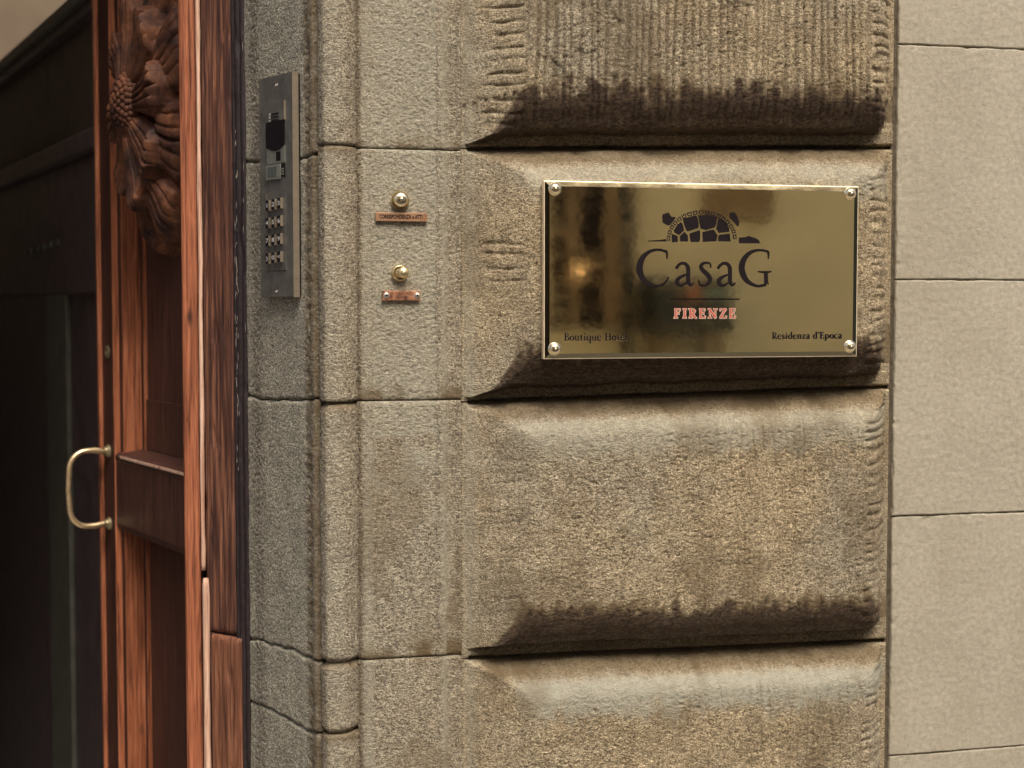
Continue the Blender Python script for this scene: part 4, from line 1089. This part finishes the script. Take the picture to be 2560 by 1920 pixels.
# ================================================================== TEXT objects with the built-in sans font (turned into meshes)
def sans(name, body, F, a, b, z, size, mat, parent, sx=1.0, bold=0.0, flip=1):
    cu = bpy.data.curves.new(name, 'FONT'); cu.body = body; cu.size = 1.0; cu.align_x = 'CENTER'; cu.align_y = 'CENTER'; cu.offset = bold
    cu.resolution_u = 3
    o = bpy.data.objects.new(name, cu); COL.objects.link(o)
    bpy.context.view_layer.update()
    me = bpy.data.meshes.new_from_object(o.evaluated_get(bpy.context.evaluated_depsgraph_get()))
    bpy.data.objects.remove(o, do_unlink=True)
    vs = [F(a+v.co.x*size*sx*flip, b, z+v.co.y*size) for v in me.vertices]
    fs = [tuple(p.vertices) for p in me.polygons]
    return link_world(name, vs, fs, mat, parent)

# ================================================================== INTERCOM on the splayed jamb
e = np.array([J1[0]-J0[0], J1[1]-J0[1], 0.0]); e /= np.linalg.norm(e)      # along the jamb, towards the street
mn = np.array([e[1], -e[0], 0.0])
if mn[0] > 0: mn = -mn
th = 0.0085
JP = np.array([J0[0], J0[1], 0.0])
OFF = 0.0030
fp = JP+mn*(OFF+th)
def jh(u, v):
    p = hit(u, v, fp, mn); return np.dot(p-fp, e), p[2]
aL, _ = jh(650, 460); aR, _ = jh(733, 460)
zTi = (jh(650, 202)[1]+jh(733, 173)[1])/2; zBi = (jh(650, 745)[1]+jh(733, 740)[1])/2
IC = Frame(fp, e, mn)
ic = empty('intercom', tuple(IC((aL+aR)/2, -th, zBi)), 'tall narrow dark steel door intercom with camera, small display and twelve key keypad', 'intercom')
box('face_plate', IC, aL, aR-0.0008, -th+0.001, 0.0, zBi, zTi, M['steel_dark'], ic, bevel=0.0006)
box('side_strip', IC, aR-0.0008, aR, -th, 0.0004, zBi-0.0004, zTi+0.0004, M['steel_edge'], ic)
box('gasket', IC, aL+0.002, aR-0.001, -th-OFF, -th+0.001, zBi+0.002, zTi-0.002, M['black_plastic'], ic)
def JJ(x, y):     # zoomed coordinates (650,230)-(760,470), 6.91 px per px
    return jh(650+x/6.91, 230+y/6.91)
def JK(x, y):     # keypad crop (650,470)-(740,680), 7.9 px per px
    return jh(650+x/7.9, 470+y/7.9)
cl, cz1 = JJ(115, 225); crr, cz1b = JJ(430, 120); _, cz0 = JJ(125, 960); _, cz0b = JJ(440, 920)
ctop = (cz1+cz1b)/2; cmid = (JJ(120, 560)[1]+JJ(430, 450)[1])/2; cbot = (cz0+cz0b)/2
mod = box('speaker_module', IC, cl, crr, 0.0002, 0.0014, cmid, ctop, M['steel_dark'], ic, bevel=0.0004)
for k in range(3):
    s0_, zz0 = JJ(200, 400+55*k); s1_, zz1 = JJ(340, 355+55*k)
    box('speaker_slot', IC, s0_, s1_, 0.0014, 0.0019, (zz0+zz1)/2-0.0008, (zz0+zz1)/2+0.0008, M['black_plastic'], mod)
    lathe('rivet', IC, s0_-0.001, (zz0+zz1)/2, [(0.0016, 0.0014), (0.0012, 0.0026)], M['bezel'], mod, n=8)
box('trim', IC, crr, crr+0.0012, 0.0, 0.0022, cmid, ctop, M['steel_edge'], ic)
# black glossy camera window with a bowed lower edge
n = 12; vs = []; 
for b in (0.0002, 0.0018):
    vs += [IC(cl, b, cmid), IC(crr, b, cmid)]+[IC(crr+(cl-crr)*i/n, b, cbot-0.0055*math.sin(math.pi*i/n)) for i in range(n+1)]
m_ = n+3
fs = [tuple(range(m_)), tuple(range(2*m_-1, m_-1, -1))]+[(i, (i+1) % m_, m_+(i+1) % m_, m_+i) for i in range(m_)]
link_world('camera_window', vs, fs, M['black_plastic'], ic)
ub = (JJ(150, 1260)[1]+JJ(450, 1200)[1])/2
us = box('sensor_plate', IC, cl+0.001, crr, 0.0001, 0.0010, ub, cbot+0.001, M['bezel'], ic, bevel=0.0003)
sm, zm = JJ(330, 1110)
box('sensor_slot', IC, sm-0.006, sm+0.006, 0.0010, 0.0014, zm-0.006, zm+0.006, M['black_plastic'], us, bevel=0.0003)
dl_, dz1 = JJ(125, 1280); dr_, dz1b = JJ(370, 1235); _, dz0 = JJ(125, 1550); _, dz0b = JJ(370, 1480)
dt_, db_ = (dz1+dz1b)/2, (dz0+dz0b)/2
fr = box('display_frame', IC, dl_, dr_, 0.0001, 0.0022, db_, dt_, M['bezel'], ic, bevel=0.0004)
w_ = dr_-dl_
box('display', IC, dl_+w_*0.15, dr_-w_*0.22, 0.0021, 0.0026, db_+(dt_-db_)*0.20, dt_-(dt_-db_)*0.15, M['display'], fr)
lp = box('button_strip', IC, dr_+0.0004, crr, 0.0001, 0.0012, db_+0.002, dt_, M['black_plastic'], ic)
for k in range(3):
    zz_ = dt_-(dt_-db_)*(0.35+0.17*k)
    box('small_button', IC, (dr_+crr)/2-0.003, (dr_+crr)/2+0.003, 0.0012, 0.002, zz_-0.001, zz_+0.001, M['bezel'], lp)
# keypad
ka, kz1 = JK(150, 140); kb, kz1b = JK(520, 60); _, kz0 = JK(160, 1650); _, kz0b = JK(520, 1600)
kt, kbm = (kz1+kz1b)/2, (kz0+kz0b)/2
kp = box('keypad_plate', IC, ka, kb, 0.0001, 0.0008, kbm, kt, M['steel_dark'], ic, bevel=0.0002)
box('keypad_trim', IC, ka-0.0022, ka, 0.0001, 0.0012, kbm, kt, M['steel_edge'], ic)
rows = [(355, 330, 305), (700, 680, 655), (1050, 1030, 1005), (1395, 1380, 1360)]
lefts = (172, 288, 402); names = ['1', '2', '3', '4', '5', '6', '7', '8', '9', 'C', '0', '<']
kw = JK(235, 700)[0]-JK(172, 700)[0]
kh = abs(JK(200, 250)[1]-JK(200, 460)[1])
kme = None; kd = 0.0040
for r_i in range(4):
    for c_i in range(3):
        a0_, zc0 = JK(lefts[c_i], rows[r_i][c_i])
        ctr = IC(a0_+kw/2, 0.0008, zc0)
        if kme is None:
            k0 = box('key', IC, a0_, a0_+kw, 0.0008, 0.0008+kd, zc0-kh/2, zc0+kh/2, M['black_plastic'], ic, bevel=0.0004)
            off = Vector(tuple(ctr))-root_loc(ic)
            for v in k0.data.vertices: v.co -= off
            k0.data.materials.append(M['steel_edge'])
            k0.data.update()
            ev = Vector(tuple(e))
            for p in k0.data.polygons:
                if p.normal.dot(ev) > 0.6 or p.center.dot(ev) > kw/2*0.93: p.material_index = 1  # street-side faces get a brighter material, light put into the colour
            k0.location = off; kme = k0; key = k0
        else:
            key = kme.copy(); COL.objects.link(key); key.parent = ic; key.location = Vector(tuple(ctr))-root_loc(ic)
        ch = names[r_i*3+c_i]
        bb = 0.0008+kd+0.00015
        if ch == 'C':
            fsn = 'symbol'; o_ = sans(fsn, ')', IC, a0_+kw/2, bb, zc0, kh*0.5, M['digit'], key, sx=1.6, bold=0.03, flip=1)
        elif ch == '<':
            o_ = sans('symbol', '<', IC, a0_+kw/2, bb, zc0, kh*0.5, M['digit'], key, sx=1.6, bold=0.03)
        else:
            o_ = sans('digit', ch, IC, a0_+kw/2, bb, zc0, kh*0.56, M['digit'], key, sx=1.7, bold=0.02)
for v in (212, 728):
    s, z = jh(692, v); lathe('screw', IC, s, z, [(0.002, 0.0), (0.0016, 0.0008)], M['screw'], ic, n=10)

# ================================================================== BELL BUTTONS AND NAME STRIPS
def bell(u, v, label, r_plate, r_btn, tilt, cq_):
    p = at(u, v, 0.0)
    o = empty('doorbell', (p[0], 0, p[2]), label, 'doorbell', 'brass bell buttons on the stone surround')
    lathe('back_plate', WF, p[0]-cq_, p[2]-0.0005, [(r_plate, -0.002), (r_plate, 0.0035), (r_plate*0.93, 0.0050), (r_btn*1.12, 0.0054), (r_btn*1.1, 0.0040)], M['brass_old'], o, n=36)
    lathe('push_button', WF, p[0], p[2], [(r_btn, 0.0040), (r_btn, 0.0085)]+[(r_btn*math.cos(a), 0.0085+r_btn*0.62*math.sin(a)) for a in np.linspace(0.1, 1.5, 8)], M['brass_dome'] if cq_ == 0 else M['brass_old'], o, n=36)
    return o
bell(1000, 500, 'polished domed brass bell button above the copper strip reading CORRISPONDENZA e ATTI', 0.0118, 0.0100, 0, 0.0)
bell(1006, 682, 'duller brass bell button on a wide round plate above the screwed nameplate', 0.0105, 0.0074, 0, 0.0035)
def strip(u0, u1, v0, v1_, label, mat):
    a = at(u0, v0, -0.004); b = at(u1, v1_, -0.004)
    o = empty('nameplate', (a[0], 0, b[2]), label, 'nameplate', 'copper name strips under the bell buttons')
    pl = box('plate', WF, a[0], b[0], 0.0005, 0.0042, b[2], a[2], mat, o, bevel=0.0004)
    return o, a, b
o, a, b = strip(939, 1069, 531, 554, 'copper strip lettered CORRISPONDENZA e ATTI under the upper bell button', M['copper_clean'])
w = b[0]-a[0]; h_ = a[2]-b[2]
sans('lettering', 'CORRISPONDENZA e ATTI', WF, a[0]+w*0.485, 0.0044, b[2]+h_*0.5, h_*0.66, M['black_paint'], o, sx=0.65, bold=0.035)
for fx in (0.93, 0.955): box('edge_mark', WF, a[0]+w*fx, a[0]+w*fx+0.0006, 0.0042, 0.0045, b[2]+h_*.1, b[2]+h_*.9, M['copper'], o)
o, a, b = strip(956, 1051, 727, 751, 'tarnished copper nameplate held by two screws under the lower bell button', M['copper'])
w = b[0]-a[0]; h_ = a[2]-b[2]
faint = mat_simple('worn engraved letters', (0.075, 0.035, 0.025), 0.7)
sans('lettering', 'D    GIANNO', WF, a[0]+w*0.50, 0.0044, b[2]+h_*0.70, h_*0.42, faint, o, sx=0.95)
sans('lettering', 'CEPPI', WF, a[0]+w*0.52, 0.0044, b[2]+h_*0.32, h_*0.42, faint, o, sx=0.95)
for fx, fz in ((0.105, 0.52), (0.915, 0.50)):
    sx_, sz_ = a[0]+w*fx, b[2]+h_*fz
    sc1 = lathe('screw', WF, sx_, sz_, [(0.0040, 0.0042), (0.0036, 0.0056), (0.0026, 0.0062), (0.0010, 0.0064)], M['screw'], o, n=20)
    for dx, dz in ((0.0022, 0.0006), (0.0006, 0.0022)):
        box('slot', WF, sx_-dx, sx_+dx, 0.0064, 0.0066+dz*0.02, sz_-dz, sz_+dz, M['black_plastic'], sc1)

# ================================================================== OPPOSITE SIDE OF THE STREET (seen mirrored in the brass)
YO = -5.95
OF = Frame((0, YO, 0), (1, 0, 0), (0, 1, 0))
def refl(u, v, yy=YO):
    """point of the opposite side that the plate mirrors at pixel (u, v)"""
    p = at(u, v, SY); d = p-CAM; d = np.array([d[0], -d[1], d[2]])
    return p+d*((yy-p[1])/d[1])
opp = empty('opposite_building', (2, YO, 0), 'ochre building across the street mirrored in the polished brass plate', 'building')
HB = 6.2
box('wall', OF, -7, 13, -0.35, 0.0, -0.15, HB, M['facade'], opp)
box('cornice', OF, -7, 13, 0.002, 0.30, HB-0.35, HB-0.02, M['facade_stone'], opp, bevel=0.03)
box('plinth', OF, -7, 13, 0.002, 0.05, 0.0, 0.55, M['facade_stone'], opp)
def R(u, v): p = refl(u, v); return p[0], p[2]
xa, zt_ = R(1372, 420); xb, zb_ = R(1505, 822)
wd = box('shop_window', OF, xa, xb, 0.004, 0.03, zb_, 2.75, M['shop_dark'], opp)
for (u0_, u1_) in ((1366, 1376), (1412, 1444), (1503, 1545), (1568, 1582)):
    xx0, _ = R(u0_, 600); xx1, _ = R(u1_, 600)
    box('mullion', OF, min(xx0, xx1), max(xx0, xx1), 0.03, 0.07, zb_, 2.80, M['facade_stone'], wd, bevel=0.005)
xx0, zz0 = R(1372, 597); xx1, zz1 = R(1440, 568)
box('transom', OF, xx0, xx1, 0.03, 0.06, zz0, zz1, M['facade_stone'], wd, bevel=0.005)
xx0, _ = R(1546, 600); xx1, _ = R(1567, 600)
box('drainpipe', OF, xx0, xx1, 0.05, 0.10, 0.0, HB-0.4, M['dark_green'], opp, bevel=0.01)
# upper floor windows and further doors
for k, xw in enumerate((-5.4, -3.2, -1.0, 1.2, 3.4, 5.6, 7.8, 10.0)):
    fw_ = box('window', OF, xw, xw+1.0, 0.003, 0.05, 4.0, 5.7, M['dark_green'], opp, bevel=0.01)
    box('pane', OF, xw+0.1, xw+0.9, 0.05, 0.06, 4.1, 5.6, M['shop_dark'], fw_)
for xw in (-5.2, -2.4, 5.9):
    fw_ = box('shop_front', OF, xw, xw+1.5, 0.003, 0.06, 0.0, 2.7, M['facade_stone'], opp, bevel=0.01)
    box('pane', OF, xw+0.12, xw+1.38, 0.06, 0.07, 0.5, 2.5, M['shop_dark'], fw_)
gx = box('added_gateway', OF, 9.15, 12.9, 0.004, 0.08, 0.0, 3.5, M['facade_stone'], opp, bevel=0.02)  # unseen, added so the plate's right bevel mirrors something dark
box('added_gate_panel', OF, 9.4, 12.65, 0.08, 0.10, 0.05, 3.25, M['dark_green'], gx)
xx0, zz1 = R(1640, 455); xx1, zz0 = R(1925, 560)
bx = box('dark_reflection_board', OF, xx0+0.25, xx1, 0.004, 0.05, zz0+0.02, zz1+0.2, M['facade_stone'], opp, bevel=0.01)  # brown board added so the plate mirrors a soft dark patch
# wall lamp glowing
lx, lz = R(1433, 677)
lampo = empty('wall_lamp', (lx, YO+0.10, lz), 'glowing amber wall lamp mirrored near the left edge of the brass plate', 'lamp')
lathe('glass_globe', OF, lx, lz, [(0.02, 0.08)]+[(0.040*math.sin(a), 0.15-0.050*math.cos(a)) for a in np.linspace(0.3, 2.9, 9)], M['lamp'], lampo, n=20)
lathe('lamp_bracket', OF, lx, lz+0.07, [(0.03, 0.07), (0.02, 0.10), (0.012, 0.17)], M['dark_green'], lampo, n=12)
# news stand against the wall
nx0, nz1_ = R(1582, 700); nx1, nz0_ = R(1765, 832)
ks = empty('street_cabinet', (nx0, YO, 0), 'dark green street cabinet mirrored below the plate lettering', 'cabinet')
box('body', OF, nx0, nx1, 0.075, 0.40, nz0_, nz1_, M['dark_green'], ks, bevel=0.02)
for ax in (nx0+0.03, nx1-0.09):
    for bb in (0.10, 0.33): box('leg', OF, ax, ax+0.05, bb, bb+0.03, 0.0, nz0_-0.001, M['facade_stone'], ks)
g0, gz = R(1690, 722); g1, gz2 = R(1765, 748)
box('notice_panel', OF, g0, g1, 0.40, 0.412, gz2, gz, M['green_grey'], ks, bevel=0.003)
g0, gz = R(1652, 712); g1, gz2 = R(1684, 752)
box('orange_panel', OF, g0, g1, 0.40, 0.412, gz2, gz, M['orange'], ks, bevel=0.003)
